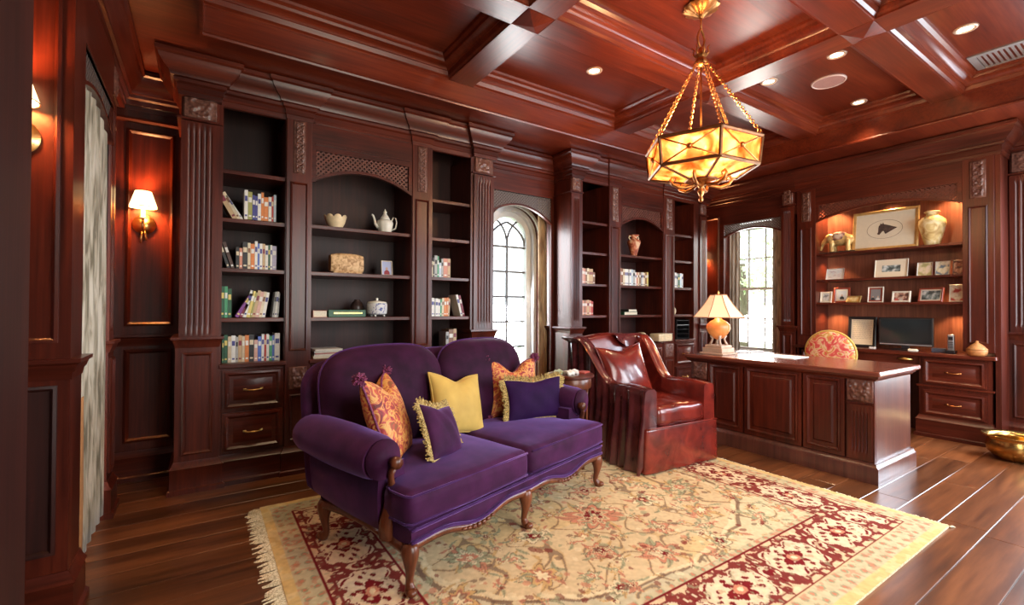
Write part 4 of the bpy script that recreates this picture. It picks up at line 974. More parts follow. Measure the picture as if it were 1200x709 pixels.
ALT={'white':'navy','cream':'brown','tan':'maroon','black':'cream','dark green':'yellow','navy':'white','orange':'white','red':'cream','grey':'black','purple':'yellow','blue':'white'}
def book_mb(t,h,d):
    mb=MB(); c=.0022; y0=-d/2
    mb.box(0,c,y0,d/2,0,h,0); mb.box(t-c,t,y0,d/2,0,h,0); mb.box(c,t-c,y0,y0+c,0,h,0); mb.box(c,t-c,y0+c,d/2-.003,.003,h-.004,1)
    mb.box(t*.12,t*.88,y0-.0007,y0+.0001,h*.62,h*.80,2); mb.box(t*.2,t*.8,y0-.0007,y0+.0001,h*.10,h*.16,2); return mb
def book_row(shelf,group,F,u0,z,w0,row,d=.15):
    """row: (colour, thickness, height, lean) with lean>0 tilting right; u measured left to right"""
    u=u0; n=0
    for it in row:
        if it[0] is None: u+=it[1]; continue
        c,t,h,lean=it; dd=d+((n*37)%5-2)*.004
        lab=f"{c} book, {ORD[n]} from left, {shelf}"
        if abs(lean)>.12: lab=f"leaning {c} book, {ORD[n]} from left, {shelf}"
        o=link('book',mesh('book',book_mb(t,h,dd),[bmat(c),PAGES,bmat(ALT.get(c,'white'))])); x,y,zz=F(u,z+.0005,w0-dd/2)
        if lean>0: zz+=t*sin(lean); 
        o.location=(x,y,zz); o.rotation_euler=(0,lean,0)
        if lean<0:  # leaning to the left: pivot on the right-bottom corner
            o.location=(x,y,zz)
            o.location.x+= t*(1-cos(lean)); o.location.z+= 0; o.location.z+= t*abs(sin(lean))*0
            # rotate about left-bottom corner, so right-bottom lifts; shift to rest on the right corner
            o.location.z=zz; 
        o['label']=lab; o['category']='book'; o['group']=group
        u+= t/cos(lean) + .0012; n+=1
W0=-.06
r1=[('tan',.030,.20,-.62),('cream',.022,.20,-.62),('cream',.016,.17,-.66),(None,.045),('white',.021,.205,0),('olive',.026,.195,0),('navy',.017,.175,0),('navy',.014,.17,0),('white',.020,.19,0),('orange',.016,.20,0),('orange',.028,.17,0),('white',.019,.175,0),('red',.012,.18,0),('pale blue',.016,.195,0)]
A1u=.135
book_row('top book row left of the arched niche','books on the left bookcase, top book shelf',FK,.245,1.81,W0,[x for x in r1[4:]])
def lean_left(shelf,group,items,F,z,w0,d=.15,start=0):
    for k,(c,t,h,u,a) in enumerate(items):   # u = where its foot stands; top falls to the left
        mb=book_mb(t,h,d); o=link('book',mesh('book',mb,[bmat(c),PAGES,bmat(ALT.get(c,'white'))]))
        x,y,zz=F(u,z+.001,w0-d/2); o.location=(x-t*cos(a),y,zz+t*sin(a)); o.rotation_euler=(0,-a,0)
        # rest on the right-bottom corner
        o.location.z=zz+t*sin(a)*0; o.location.x=x-t
        M_=Matrix.Translation((x,y,zz))@Matrix.Rotation(-a,4,'Y')@Matrix.Translation((-t,0,0)); o.matrix_world=M_
        o['label']=f"{c} book leaning left, {['nearest the left post','next to the leftmost book','nearest the upright books'][k]}, {shelf}"; o['category']='book'; o['group']=group
lean_left('top row','books on the left bookcase, top book shelf',[('tan',.030,.215,.205,.50),('cream',.020,.20,.225,.50),('white',.012,.18,.238,.56)],FK,1.81,W0)
lean_left('second row','books on the left bookcase, second book shelf',[('black',.018,.19,.165,.30),('dark brown',.020,.19,.192,.30)],FK,1.46,W0)
book_row('second book row left of the arched niche','books on the left bookcase, second book shelf',FK,.197,1.46,W0,[('black',.020,.15,0),('salmon',.018,.145,0),('black',.030,.19,0),('cream',.017,.185,0),('orange',.024,.18,0),('white',.017,.20,0),('blue',.011,.185,0),('white',.017,.185,0),('tan',.016,.185,0),('white',.018,.175,0),('dark green',.012,.18,0),('white',.012,.18,0),('lilac',.026,.175,0)])
L3='third book row left of the arched niche'; G3='books on the left bookcase, third book shelf'
book_row(L3,G3,FK,.112,1.12,W0,[('dark green',.020,.215,0),('green',.018,.215,0),('dark green',.022,.20,0)])
book_row('third book row, after the gap',G3,FK,.195,1.12,W0,[('purple',.022,.185,.52),('maroon',.018,.16,.42),('white',.020,.195,.24),('yellow',.020,.19,.20),('olive',.010,.18,.20),('tan',.018,.195,.20),('pink',.022,.185,.20),('cream',.018,.185,.18),('white',.020,.18,.16)])
book_row('right end of the third book row',G3,FK,.425,1.12,W0,[('grey',.013,.185,.11),('white',.015,.185,.09),('grey',.010,.175,.06)])
book_row('book row on the leftmost counter','books on the left bookcase, lowest shelf',FK,.122,.812,W0,[('dark green',.010,.17,0),('dark green',.021,.19,0),('beige',.020,.18,0),('white',.024,.185,0),('grey',.014,.175,0),('tan',.022,.185,0),('beige',.016,.18,0),('orange',.024,.185,0),('black',.030,.19,0),('pink',.022,.15,0),('blue',.022,.175,0),('white',.016,.19,0),('red',.012,.185,0),('white',.017,.19,0),('green',.018,.175,0),('blue',.014,.18,0),('white',.034,.195,0)])
book_row('upper book row beside the arched window','books in the right bay of the left bookcase, upper row',FK,1.635,1.46,W0,[('orange',.018,.17,0),('cream',.016,.14,0),('black',.014,.17,0),('grey',.026,.19,0),('green',.014,.185,0),('pale blue',.022,.13,0),('grey',.018,.165,0),('salmon',.040,.17,0),('tan',.026,.17,0)])
book_row('book row just above the sofa back','books in the right bay of the left bookcase, lower row',FK,1.635,1.12,W0,[('red',.024,.17,0),('white',.026,.16,0),('grey',.010,.155,0),('white',.024,.155,0),('white',.018,.15,0),('green',.012,.15,.03),('cream',.020,.16,.03),('orange',.022,.16,.04),('orange',.016,.165,.05),('tan',.014,.155,.05)])
lean_left('row above the sofa back','books in the right bay of the left bookcase, lower row',[('white',.020,.20,1.965,.26),('maroon',.022,.195,1.99,.26)],FK,1.12,W0)
book_row('counter beside the arched window','books behind the sofa on the countertop',FK,1.80,.812,W0,[('grey',.026,.17,0),('brown',.045,.19,0),('tan',.03,.195,0)])
# right bookcase
book_row('upper narrow row behind the armchair','books in the narrow left bay of the right bookcase',FK,3.375,1.46,W0,[('cream',.030,.17,0),('pink',.024,.17,0),('salmon',.020,.165,0),('brown',.024,.16,0),('cream',.026,.17,0),('tan',.030,.165,0),('tan',.026,.165,0),('brown',.03,.13,0)])
book_row('lower narrow row behind the armchair','books in the narrow left bay of the right bookcase',FK,3.385,1.12,W0,[('grey',.024,.17,0),('salmon',.026,.16,0),('brown',.018,.16,0),('salmon',.020,.16,0),('tan',.030,.165,0),('salmon',.030,.16,0),('red',.026,.15,0)])
book_row('wide row under the orange vase','books on the wide shelf of the right bookcase',FK,3.925,1.46,W0,[('grey',.030,.20,0),('dark green',.020,.19,0),('salmon',.026,.20,0),('brown',.030,.195,0),('cream',.030,.19,0),('white',.024,.19,0),('white',.026,.19,0),('grey',.024,.185,0),('white',.028,.19,0),('pale blue',.026,.19,0),('grey',.036,.185,0),('white',.022,.16,0),('salmon',.024,.16,0),('cream',.022,.16,0),('brown',.026,.165,0),('grey',.024,.16,0),('white',.024,.165,0),('cream',.024,.16,0),('brown',.030,.165,0),('yellow',.026,.17,0)])
book_row('row nearest the desk lamp','books in the far right bay of the right bookcase',FK,4.885,1.46,W0,[('white',.032,.19,0),('white',.028,.19,0),('grey',.026,.185,0),('white',.028,.19,0),('grey',.030,.18,0),('dark green',.036,.165,0),('pale blue',.034,.185,0),('white',.028,.18,0)])
book_row('shelf below the wide row','book at the left end of the wide lower shelf',FK,3.922,1.12,W0,[('beige',.022,.17,0)])

# flat stacks
r=random.Random(3)
def flat(name,label,cat,w_,d,h,mat,loc,rz=0,group=None,pages=True):
    mb=MB(); mb.box(-w_/2,w_/2,-d/2,d/2,0,.003,0); mb.box(-w_/2,w_/2,-d/2,d/2,h-.003,h,0); mb.box(-w_/2+.003,w_/2-.003,-d/2+.003,d/2-.003,.003,h-.003,1); mb.box(-w_/2,-w_/2+.003,-d/2,d/2,.003,h-.003,0)
    return single(name,mb,[mat,PAGES],label,cat,loc,rz,group)
z=.813
for k,(c,h) in enumerate((('cream',.016),('white',.014),('red',.008),('grey',.014),('white',.012))):
    flat('magazine',f"flat {c} magazine, {['bottom','second from bottom','middle','second from top','top'][k]} of the stack behind the sofa back",'magazine',.20,.22,h,bmat(c),(.80+.004*(k%3),3.80,z),.02*(k-2),'magazines stacked behind the sofa'); z+=h+.0005
flat('book','brown book lying flat, left of the dark green boxed book','book',.10,.16,.05,bmat('salmon'),(.745,3.79,1.1205),0)
gb=MB().box(-.14,.14,-.08,.08,0,.055); g=single('boxed_book',gb,bmat('dark green'),'dark green boxed book lying flat on the lowest shelf of the arched niche','book',(.945,3.79,1.1205),0,bevel=.002)
mb=MB(); rr=random.Random(2); x=-.10
while x<.10: w_=rr.uniform(.006,.014); mb.box(x,x+w_,-.0808,-.0801,.024,.036); x+=w_+.003
part('gilt_lettering',mb,BRASS,g,kind='stuff')
flat('book','dark green book lying flat on the wide lower shelf of the right bookcase','book',.22,.15,.035,bmat('dark green'),(4.13,3.78,1.1205),0)
flat('book','dark teal book lying on top of the flat green book, right bookcase','book',.16,.14,.030,bmat('black'),(4.16,3.78,1.156),.1)

# ------------------------------------------------------------------ ceramics in the arched niche
bo=thing('petal_bowl','cream petal-rimmed ceramic bowl at the left of the top niche shelf','bowl',(.87,3.80,1.8105))
mb=MB(); n=48; L=[]
for rr_,zz in ((.001,.0),(.045,.0),(.052,.010),(.070,.045),(.078,.085),(.082,.105),(.079,.105),(.073,.080),(.060,.040),(.04,.015),(.001,.012)):
    k=max(0,(zz-.05)/.055); L.append([((rr_+.004*k*abs(cos(4*a)))*cos(a),(rr_+.004*k*abs(cos(4*a)))*sin(a),zz-.022*k*(1-abs(cos(4*a))**.6)) for a in [2*pi*j/n for j in range(n)]])
mb.loops(L,0,True,True); part('body',mb,CREAMC,bo,smooth=True)
tp=thing('teapot','white ceramic ewer with domed lid, spout and handle on the top niche shelf','teapot',(1.265,3.80,1.8105))
mb=MB(); mb.lathe([(.001,0),(.045,0),(.05,.008),(.062,.05),(.068,.085),(.060,.105),(.040,.112),(.001,.112)],n=30,warp=lambda a,z:1+.025*cos(8*a)); part('body',mb,WHITEC,tp,smooth=True)
mb=MB(); mb.lathe([(.042,.112),(.038,.125),(.022,.150),(.012,.165),(.016,.175),(.008,.188),(.003,.200),(.001,.205)],n=20); part('lid',mb,WHITEC,tp,smooth=True)
mb=MB(); mb.tube([(-.055,0,.045),(-.080,0,.070),(-.088,0,.110),(-.100,0,.140),(-.112,0,.145)],[.016,.012,.009,.008,.009],10); part('spout',mb,WHITEC,tp,smooth=True)
mb=MB(); mb.tube([(.055,0,.03),(.090,0,.05),(.100,0,.10),(.092,0,.135),(.070,0,.140),(.055,0,.105)],.006,8); part('handle',mb,WHITEC,tp,smooth=True)
bx=thing('carved_box','barrel-shaped carved tan box on the middle niche shelf','box',(.955,3.80,1.4605))
BONE=floral('carved_bone',None,[(.35,(.30,.16,.06)),(.5,(.55,.34,.16)),(.65,(.70,.48,.26))],22)
mb=MB(); n=26
def barrel(a,b):
    th=2*pi*b; x=-.125+.25*a; r_=1-.18*abs(2*a-1)**3; c,s=cos(th),sin(th); k=(abs(c)**4+abs(s)**4)**-.25
    return (x*(1) ,.055*c*k*r_,.080+.080*s*k*r_-.0)
mb.loops([[barrel(a/14,b/n) for b in range(n)] for a in range(15)],0,True,True); part('body',mb,BONE,bx,smooth=True,angle=50)
mb=MB(); mb.box(-.11,.11,-.06,.06,0,.012); part('foot',mb,BONE,bx,bevel=.004)
fr=lambda *a,**k:None
def frame(label,w_,h,loc,rz,tilt=8,fm=None,bw=.012,mount=None,mm=None,art=None,name='picture_frame',th=.014,group=None):
    root=thing(name,label,'picture frame',loc,group=group); R=Matrix.Rotation(rz,4,'Z')@Matrix.Rotation(radians(-tilt),4,'X'); root.rotation_euler=R.to_euler()
    mb=MB(); F=lambda u,v,w:(u,-w,v)
    mb.panel(F,-w_/2,w_/2,0,h,[(0,-th),(0,0),(bw*.3,.005),(bw*.7,.003),(bw,.0),(bw,-.006)],cap=False); part('frame',mb,fm,root)
    mb=MB(); fb(mb,F,-w_/2+.001,w_/2-.001,.001,h-.001,-th,-th+.003); part('backing',mb,BLACK,root)
    m_=mount if mount is not None else 0
    if m_: mb=MB(); fb(mb,F,-w_/2+bw*.9,w_/2-bw*.9,bw*.9,h-bw*.9,-th+.003,-.006); part('mount',mb,mm or plain('mount_cream',(.74,.66,.5),.7),root)
    a=bw+m_; mb=MB(); fb(mb,F,-w_/2+a,w_/2-a,a,h-a,-th+.003,-.0052)
    pm=art if (art is not None and not callable(art)) else plain('print_dark',(.12,.10,.09),.5,0,.6,30)
    pc_=part('picture',mb,pm,root)
    if callable(art): art(root,pc_)
    mb=MB(); mb.loops([[(-.015,.012,h*.6),(.015,.012,h*.6),(.015,.010,h*.6),(-.015,.010,h*.6)],[(-.015,.012+h*.22,h*.02+.001+sin(radians(tilt))*0),(.015,.012+h*.22,h*.02+.001),(.015,.010+h*.22,h*.02+.001),(-.015,.010+h*.22,h*.02+.001)]],0,True,True)
    part('stand',mb,BLACK,root)
    return root
def photo(name,stops,sc=24): return floral(name,None,stops,sc,.2)
PH_BW=photo('photo_bw',[(.4,(.03,.03,.03)),(.5,(.25,.24,.22)),(.58,(.6,.58,.55))],18)
PH_CT=photo('photo_colour',[(.36,(.05,.06,.12)),(.46,(.35,.12,.12)),(.54,(.45,.36,.28)),(.62,(.55,.6,.7))],20)
PH_BR=photo('photo_brown',[(.38,(.10,.04,.03)),(.5,(.42,.2,.13)),(.6,(.66,.5,.36))],22)
PH_RC=photo('photo_landscape',[(.40,(.06,.07,.06)),(.5,(.22,.26,.24)),(.6,(.65,.66,.62))],16)
SILV=plain('silver_frame',(.62,.60,.56),.3,.8,.1); WFRM=plain('pale_frame',(.70,.62,.5),.45); GFRM=plain('gilt_frame',(.55,.34,.12),.35,.5,.15); RFRM=plain('red_wood_frame',(.30,.05,.025),.3); DFRM=plain('dark_frame',(.05,.03,.025),.35)
def people(n,cl,bgc=None):
    def f(root,pc_):
        b=[Vector(c) for c in pc_.bound_box]; x0,x1=min(c.x for c in b),max(c.x for c in b); z0,z1=min(c.z for c in b),max(c.z for c in b); y=min(c.y for c in b)-.0004; W=x1-x0; Hh=z1-z0
        pc_.data.materials[0]=bgc or PH_RC
        for k in range(n):
            cx=x0+W*(k+.5)/n; s=min(Hh*.5,W/n*.9); mb=MB()
            pts=[(cx-s*.42,z0),(cx-s*.40,z0+s*.45),(cx-s*.14,z0+s*.72),(cx+s*.14,z0+s*.72),(cx+s*.40,z0+s*.45),(cx+s*.42,z0)]
            mb.loops([[(a,y,c) for a,c in pts],[(a,y-.0004,c) for a,c in pts]],0,True,True); part('printed_figure',mb,plain('print_cloth',cl[k%len(cl)],.6),root)
            mb=MB(); h=[(cx+s*.19*cos(2*pi*j/12),z0+s*.92+s*.24*sin(2*pi*j/12)) for j in range(12)]; mb.loops([[(a,y,c) for a,c in h],[(a,y-.0005,c) for a,c in h]],0,True,True); part('printed_face',mb,plain('print_skin',(.50,.32,.22),.6),root)
    return f
frame('small pale-framed colour photo beside the carved box in the arched niche',.095,.125,(1.28,3.78,1.4605),0,8,WFRM,.008,None,None,people(1,[(.25,.02,.03)],plain('photo_sky',(.35,.40,.6),.5)))
pt=thing('lidded_pot','white lidded porcelain pot with blue pattern on the lowest niche shelf','pot',(1.20,3.79,1.1205))
PORC=floral('blue_white_porcelain',None,[(.36,(.08,.10,.30)),(.44,(.60,.60,.62)),(.56,(.66,.65,.62)),(.66,(.55,.56,.6))],26)
mb=MB(); mb.lathe([(.001,.015),(.06,.015),(.078,.025),(.082,.06),(.082,.10),(.078,.108),(.001,.108)],n=30); part('body',mb,PORC,pt,smooth=True,angle=50)
mb=MB(); mb.lathe([(.080,.109),(.072,.120),(.02,.130),(.006,.133),(.010,.142),(.010,.150),(.001,.154)],n=24); part('lid',mb,WHITEC,pt,smooth=True)
for k in range(3): a=2*pi*k/3; mb=MB(); mb.tube([(.055*cos(a),.055*sin(a),.02),(.062*cos(a),.062*sin(a),.0)],[.009,.007],8); part('foot',mb,WHITEC,pt)
mb=MB(); mb.lathe([(.001,0),(.035,0),(.05,.04),(.055,.08),(.04,.115),(.022,.13),(.026,.14),(.001,.14)],n=24); single('dark_vase',mb,DFRM,'small dark round vase in the shadow left of the white lidded pot','vase',(1.07,3.90,1.1205),smooth=True)
# right bookcase decor
va=thing('vase','orange and cream ceramic vase with handles at the top of the right bookcase','vase',(4.26,3.78,1.8105))
VM=floral('vase_glaze',None,[(.38,(.28,.05,.02)),(.5,(.5,.13,.05)),(.6,(.66,.42,.24))],9)
mb=MB(); mb.lathe([(.001,0),(.030,0),(.034,.012),(.055,.09),(.078,.16),(.074,.185),(.045,.205),(.035,.225),(.05,.245),(.062,.252),(.05,.256),(.001,.245)],n=28); part('body',mb,VM,va,smooth=True)
for s in (-1,1): mb=MB(); mb.tube([(s*.06,0,.19),(s*.085,0,.215),(s*.075,0,.24),(s*.05,0,.235)],.006,8); part('handle',mb,CREAMC,va,smooth=True)
mb=MB(); mb.lathe([(.001,0),(.03,0),(.04,.03),(.042,.06),(.025,.09),(.018,.12),(.025,.14),(.001,.14)],n=20); single('vase',mb,CREAMC,'small cream vase at the left of the lower shelf nearest the desk lamp','vase',(4.94,3.75,1.1205),smooth=True)
bs=thing('basket','cream woven box on the counter behind the armchair','basket',(4.50,3.58,.813)); mb=MB(); mb.rbox((0,0,.045),(.12,.07,.045),.015,2,4); part('body',mb,CREAMC,bs,smooth=True)
mb=MB()
for k in range(5): mb.tube([(-.121,-.071,.012+.017*k),(.121,-.071,.012+.017*k)],.004,6)
part('weave',mb,WFR,bs,kind='stuff')
mb=MB(); mb.rbox((0,0,.05),(.10,.06,.05),.045,3,4,lambda x,y,z:(x,y,z+.012*sin(x*60))); single('shell',mb,CREAMC,'rounded cream shell on the counter, left of the woven box','shell',(4.17,3.60,.813),.3,smooth=True)
mb=MB(); mb.box(-.06,.06,-.05,.05,0,.085); single('red_box',mb,bmat('red'),'red box on the counter in the narrow bay behind the armchair','box',(3.50,3.72,.813),bevel=.004)
mb=MB(); mb.box(-.06,.06,-.07,.07,0,.085); single('black_box',mb,BLACK,'black box on the counter left of the red box','box',(3.365+.05,3.86,.813),bevel=.004)
rk=thing('letter_tray','black slotted letter tray on the counter beside the desk lamp','tray',(5.0,3.74,.813))
for k in range(5): mb=MB(); mb.box(-.12,.12,-.10,.10,.01+.055*k,.016+.055*k); part('tray_shelf',mb,BLACK if k!=3 else GREYM,rk)
mb=MB(); mb.box(-.124,-.118,-.10,.10,0,.25); mb.box(.118,.124,-.10,.10,0,.25); part('side',mb,BLACK,rk,kind='stuff')

# ================================================================== NICHE CONTENTS (right wall, facing -x)
RZ=radians(-90)
ZA1,ZA2,ZA3,ZC=1.8155,1.5255,1.2705,.7905
# elephant figurine
el=thing('elephant_figurine','gilded elephant figurine on a dark base, left on the top niche shelf','figurine',(5.86,2.28,ZA1),RZ)
el.scale=(1.2,1.2,1.2)
mb=MB(); mb.box(-.13,.15,-.05,.05,0,.014); part('base',mb,DFRM,el,bevel=.003)
mb=MB(); E_=mb.ellipsoid
E_((.03,0,.125),(.095,.055,.060),16); E_((.09,0,.115),(.05,.05,.052),14); E_((-.06,0,.145),(.045,.04,.045),14); E_((-.035,.0,.135),(.05,.045,.05),12)
for x,y in ((-.03,-.03),(-.03,.03),(.10,-.03),(.10,.03)): mb.tube([(x,y,.12),(x-.004,y,.06),(x,y,.014)],[.026,.020,.022],10)
mb.tube([(-.085,0,.135),(-.115,0,.11),(-.128,0,.07),(-.135,0,.045),(-.15,0,.035),(-.16,0,.05)],[.026,.019,.014,.011,.009,.007],10)
for s in (-1,1): mb.tube([(-.085,s*.018,.115),(-.11,s*.022,.095),(-.13,s*.022,.098)],[.007,.006,.002],8); E_((-.045,s*.042,.14),(.030,.010,.038),12)
mb.tube([(.135,0,.13),(.148,0,.10),(.145,0,.07)],[.006,.004,.006],6)
EM=plain('gilt_elephant',(.62,.42,.16),.35,.35,.5,18)
o=part('body',mb,EM,el); q=o.modifiers.new('r','REMESH'); q.mode='VOXEL'; q.voxel_size=.005; q.use_smooth_shade=True; q=o.modifiers.new('s','SMOOTH'); q.iterations=3
mb=MB(); mb.rbox((.02,0,.150),(.05,.058,.045),.03,3,4); part('saddle_cloth',mb,PH_BR,el,smooth=True)
# horse picture
def horse(root,pc_):
    F=lambda u,v,w:(u,-w,v); cx,cy=0,.215
    mb=MB(); pts=[F(cx+.150*cos(2*pi*k/48),cy+.098*sin(2*pi*k/48),-.0045) for k in range(48)]; mb.tube(pts,.0016,4,closed=True); part('oval_line',mb,plain('ink',(.22,.16,.12),.7),root)
    H=[(-.052,-.028),(-.060,-.040),(-.055,-.052),(-.040,-.055),(-.030,-.040),(-.012,-.018),(-.004,-.022),(.004,-.040),(.012,-.052),(.050,-.028),(.108,.006),(.075,.020),(.040,.036),(.010,.048),(-.004,.052),(-.012,.072),(-.022,.054),(-.036,.066),(-.038,.048),(-.048,.040),(-.052,.018)]
    mb=MB(); mb.loops([[F(cx+a,cy+b_,-.0048) for a,b_ in H],[F(cx+a,cy+b_,-.0035) for a,b_ in H]],0,True,True); part('horse_head',mb,plain('horse_print',(.06,.035,.028),.7,0,.4,40),root)
frame('large gilt-framed oval print of a horse head on the top niche shelf','' and 0 or .56,.42,(5.83,1.855,ZA1),RZ,8,GFRM,.030,None,None,horse)
for o in bpy.data.objects:
    if o.name.startswith('picture') and o.parent and 'horse head' in o.parent.get('label',''): o.data.materials[0]=plain('ivory_print',(.62,.54,.40),.7,0,.03)
uv=thing('urn_vase','tall cream and yellow urn vase at the right of the top niche shelf','vase',(5.86,1.475,ZA1))
UM=floral('urn_glaze',None,[(.36,(.42,.26,.08)),(.5,(.64,.48,.20)),(.6,(.72,.60,.34))],9)
mb=MB(); mb.lathe([(.001,0),(.055,0),(.060,.02),(.085,.12),(.105,.20),(.100,.245),(.070,.275),(.045,.29),(.043,.31),(.062,.325),(.055,.33),(.001,.32)],n=32); part('body',mb,UM,uv,smooth=True)
# second shelf
frame('small silver-framed certificate, left on the middle niche shelf',.17,.13,(5.84,2.305,ZA2),RZ,14,SILV,.006,.02,plain('mount_white',(.72,.70,.66),.6),photo('cert',[(.42,(.55,.48,.46)),(.5,(.7,.68,.62)),(.6,(.6,.62,.6))],30))
frame('cream-mounted landscape photograph in the middle of the middle niche shelf',.275,.19,(5.84,1.80,ZA2),RZ,12,WFRM,.006,.055,plain('mount_warm',(.72,.60,.44),.6),PH_RC)
for k,(yy,w_,m_,lb) in enumerate(((1.53,.115,photo('photo_a',[(.4,(.35,.30,.12)),(.5,(.6,.48,.3)),(.6,(.66,.5,.4))],14),'pale photo card, left of the three at the right of the middle niche shelf'),(1.40,.105,photo('photo_b',[(.4,(.15,.2,.25)),(.5,(.7,.62,.4)),(.6,(.75,.7,.6))],18),'family photo card, middle of the three at the right of the middle niche shelf'),(1.285,.085,PH_BR,'photo card nearest the right post of the middle niche shelf'))):
    frame(lb,w_,.135,(5.84,yy,ZA2),RZ,8,SILV,.005,None,None,m_,group='photo cards at the right of the middle niche shelf')
# third shelf
frame('white-framed baby photo, leftmost on the lowest niche photo shelf',.115,.125,(5.82,2.385,ZA3),RZ,10,WFRM,.012,.012,None,photo('photo_c',[(.4,(.25,.22,.2)),(.5,(.6,.56,.5)),(.6,(.75,.7,.62))],20))
frame('red wooden frame with dark portrait, second on the lowest niche photo shelf',.15,.17,(5.90,2.255,ZA3),RZ+.25,8,RFRM,.020,.018,None,people(1,[(.02,.02,.02)],plain('photo_pale',(.6,.58,.54),.5)))
frame('small gilt frame lying back, on the lowest niche photo shelf beside the red frame',.13,.085,(5.80,2.115,ZA3),RZ,32,GFRM,.016,None,None,photo('photo_d',[(.4,(.6,.3,.06)),(.6,(.75,.6,.3))],16))
frame('upright ivory frame with a portrait of a couple, on the lowest niche photo shelf',.135,.165,(5.84,1.93,ZA3),RZ,9,WFRM,.010,.014,RFRM,people(2,[(.03,.03,.03),(.6,.56,.5)],plain('photo_grey',(.22,.20,.19),.5)))
frame('cream wide frame with a pink family photo, on the lowest niche photo shelf',.155,.115,(5.83,1.715,ZA3),RZ-.1,11,WFRM,.018,None,None,people(3,[(.5,.1,.08),(.5,.42,.36),(.16,.06,.05)],PH_BR))
frame('wide red-edged frame with a bright team photo, on the lowest niche photo shelf',.20,.14,(5.83,1.49,ZA3),RZ-.25,12,RFRM,.014,.012,WFRM,PH_RC)
frame('tall pale frame with a red and white print, rightmost on the lowest niche photo shelf',.11,.165,(5.82,1.295,ZA3),RZ,9,WFRM,.012,None,None,photo('photo_e',[(.4,(.45,.06,.04)),(.5,(.75,.65,.5)),(.6,(.8,.75,.65))],14))
# counter: document frame, monitor, small things
def doc(root,pc_):
    F=lambda u,v,w:(u,-w,v); mb=MB(); rr=random.Random(9)
    for k in range(13):
        v=.285-.016*k; u=-.085; 
        while u<.08: w_=rr.uniform(.012,.03); fb(mb,F,u,min(u+w_,.085),v,v+.004,-.0052,-.0048); u+=w_+.006
    part('text_lines',mb,plain('faded_ink',(.35,.28,.22),.8),root,kind='stuff'); pc_.data.materials[0]=plain('certificate_paper',(.70,.60,.42),.7,0,.03)
frame('framed certificate with black frame standing left of the computer monitor',.26,.33,(5.90,2.075,ZC),RZ,7,BLACK,.030,None,None,doc)
mo=thing('computer_monitor','black widescreen computer monitor on the niche counter','monitor',(5.88,1.69,ZC),RZ+.05)
mb=MB(); mb.box(-.215,.215,-.02,.02,.045,.325); part('bezel',mb,BLACK,mo,bevel=.006)
mb=MB(); mb.box(-.198,.198,-.0215,-.0195,.075,.308); part('screen',mb,plain('dark_screen',(.012,.018,.020),.12),mo)
mb=MB(); mb.box(-.205,.205,-.0225,-.0195,.050,.062); part('silver_strip',mb,GREYM,mo); mb=MB(); mb.box(-.03,.03,-.015,.02,.008,.06); mb.box(-.10,.10,-.07,.07,0,.010); part('stand',mb,BLACK,mo,bevel=.003)
mb=MB(); mb.rbox((0,0,.012),(.055,.04,.012),.010,2,3); single('computer_mouse',mb,plain('ivory_plastic',(.6,.55,.45),.4),'pale desktop gadget on the counter in front of the monitor','gadget',(5.76,1.60,ZC),.3,smooth=True)
mb=MB(); mb.rbox((0,0,.010),(.04,.03,.010),.008,2,3); single('notepad',mb,plain('pale_pad',(.62,.55,.5),.5),'small pale pad on the counter left of the monitor stand','notepad',(5.77,1.93,ZC),.3,smooth=True)
mb=MB(); mb.box(-.05,.05,-.03,.03,0,.04); single('dark_case',mb,plain('slate',(.06,.07,.10),.4),'low dark case on the counter right of the monitor','case',(5.86,1.43,ZC),RZ,bevel=.004)
ph=thing('cordless_phone','black and silver cordless phone standing in its cradle on the counter','phone',(5.80,1.33,ZC),RZ)
mb=MB(); mb.box(-.035,.035,-.035,.035,0,.03); part('cradle',mb,BLACK,ph,bevel=.006); mb=MB(); mb.rbox((0,.0,.10),(.024,.014,.078),.010,2,3); part('handset',mb,GREYM,ph,smooth=True); mb=MB(); mb.box(-.016,.016,-.0155,-.0135,.125,.155); part('display',mb,BLACK,ph); mb=MB(); 
for i in range(3):
    for j in range(4): mb.box(-.016+i*.012,-.008+i*.012,-.0155,-.0135,.05+j*.016,.06+j*.016)
part('keypad',mb,BLACK,ph,kind='stuff')
hb=thing('lidded_basket','small tan hut-shaped lidded basket at the right end of the counter','basket',(5.72,1.14,ZC))
mb=MB(); mb.lathe([(.001,0),(.050,0),(.062,.012),(.070,.040),(.068,.055),(.001,.055)],n=28,warp=lambda a,z:1+.02*cos(14*a)); part('body',mb,plain('straw',(.42,.17,.05),.6,0,.3,30),hb,smooth=True)
mb=MB(); mb.lathe([(.072,.056),(.068,.062),(.040,.095),(.018,.112),(.010,.118),(.012,.130),(.001,.134)],n=28,warp=lambda a,z:1+.02*cos(14*a)); part('lid',mb,plain('straw_lid',(.46,.20,.06),.6,0,.3,30),hb,smooth=True)
mb=MB(); mb.box(-.025,.025,-.04,.04,0,.11); single('leather_album',mb,bmat('brown'),'dark brown upright box behind the tan lidded basket','box',(5.80,1.06,ZC),bevel=.004)

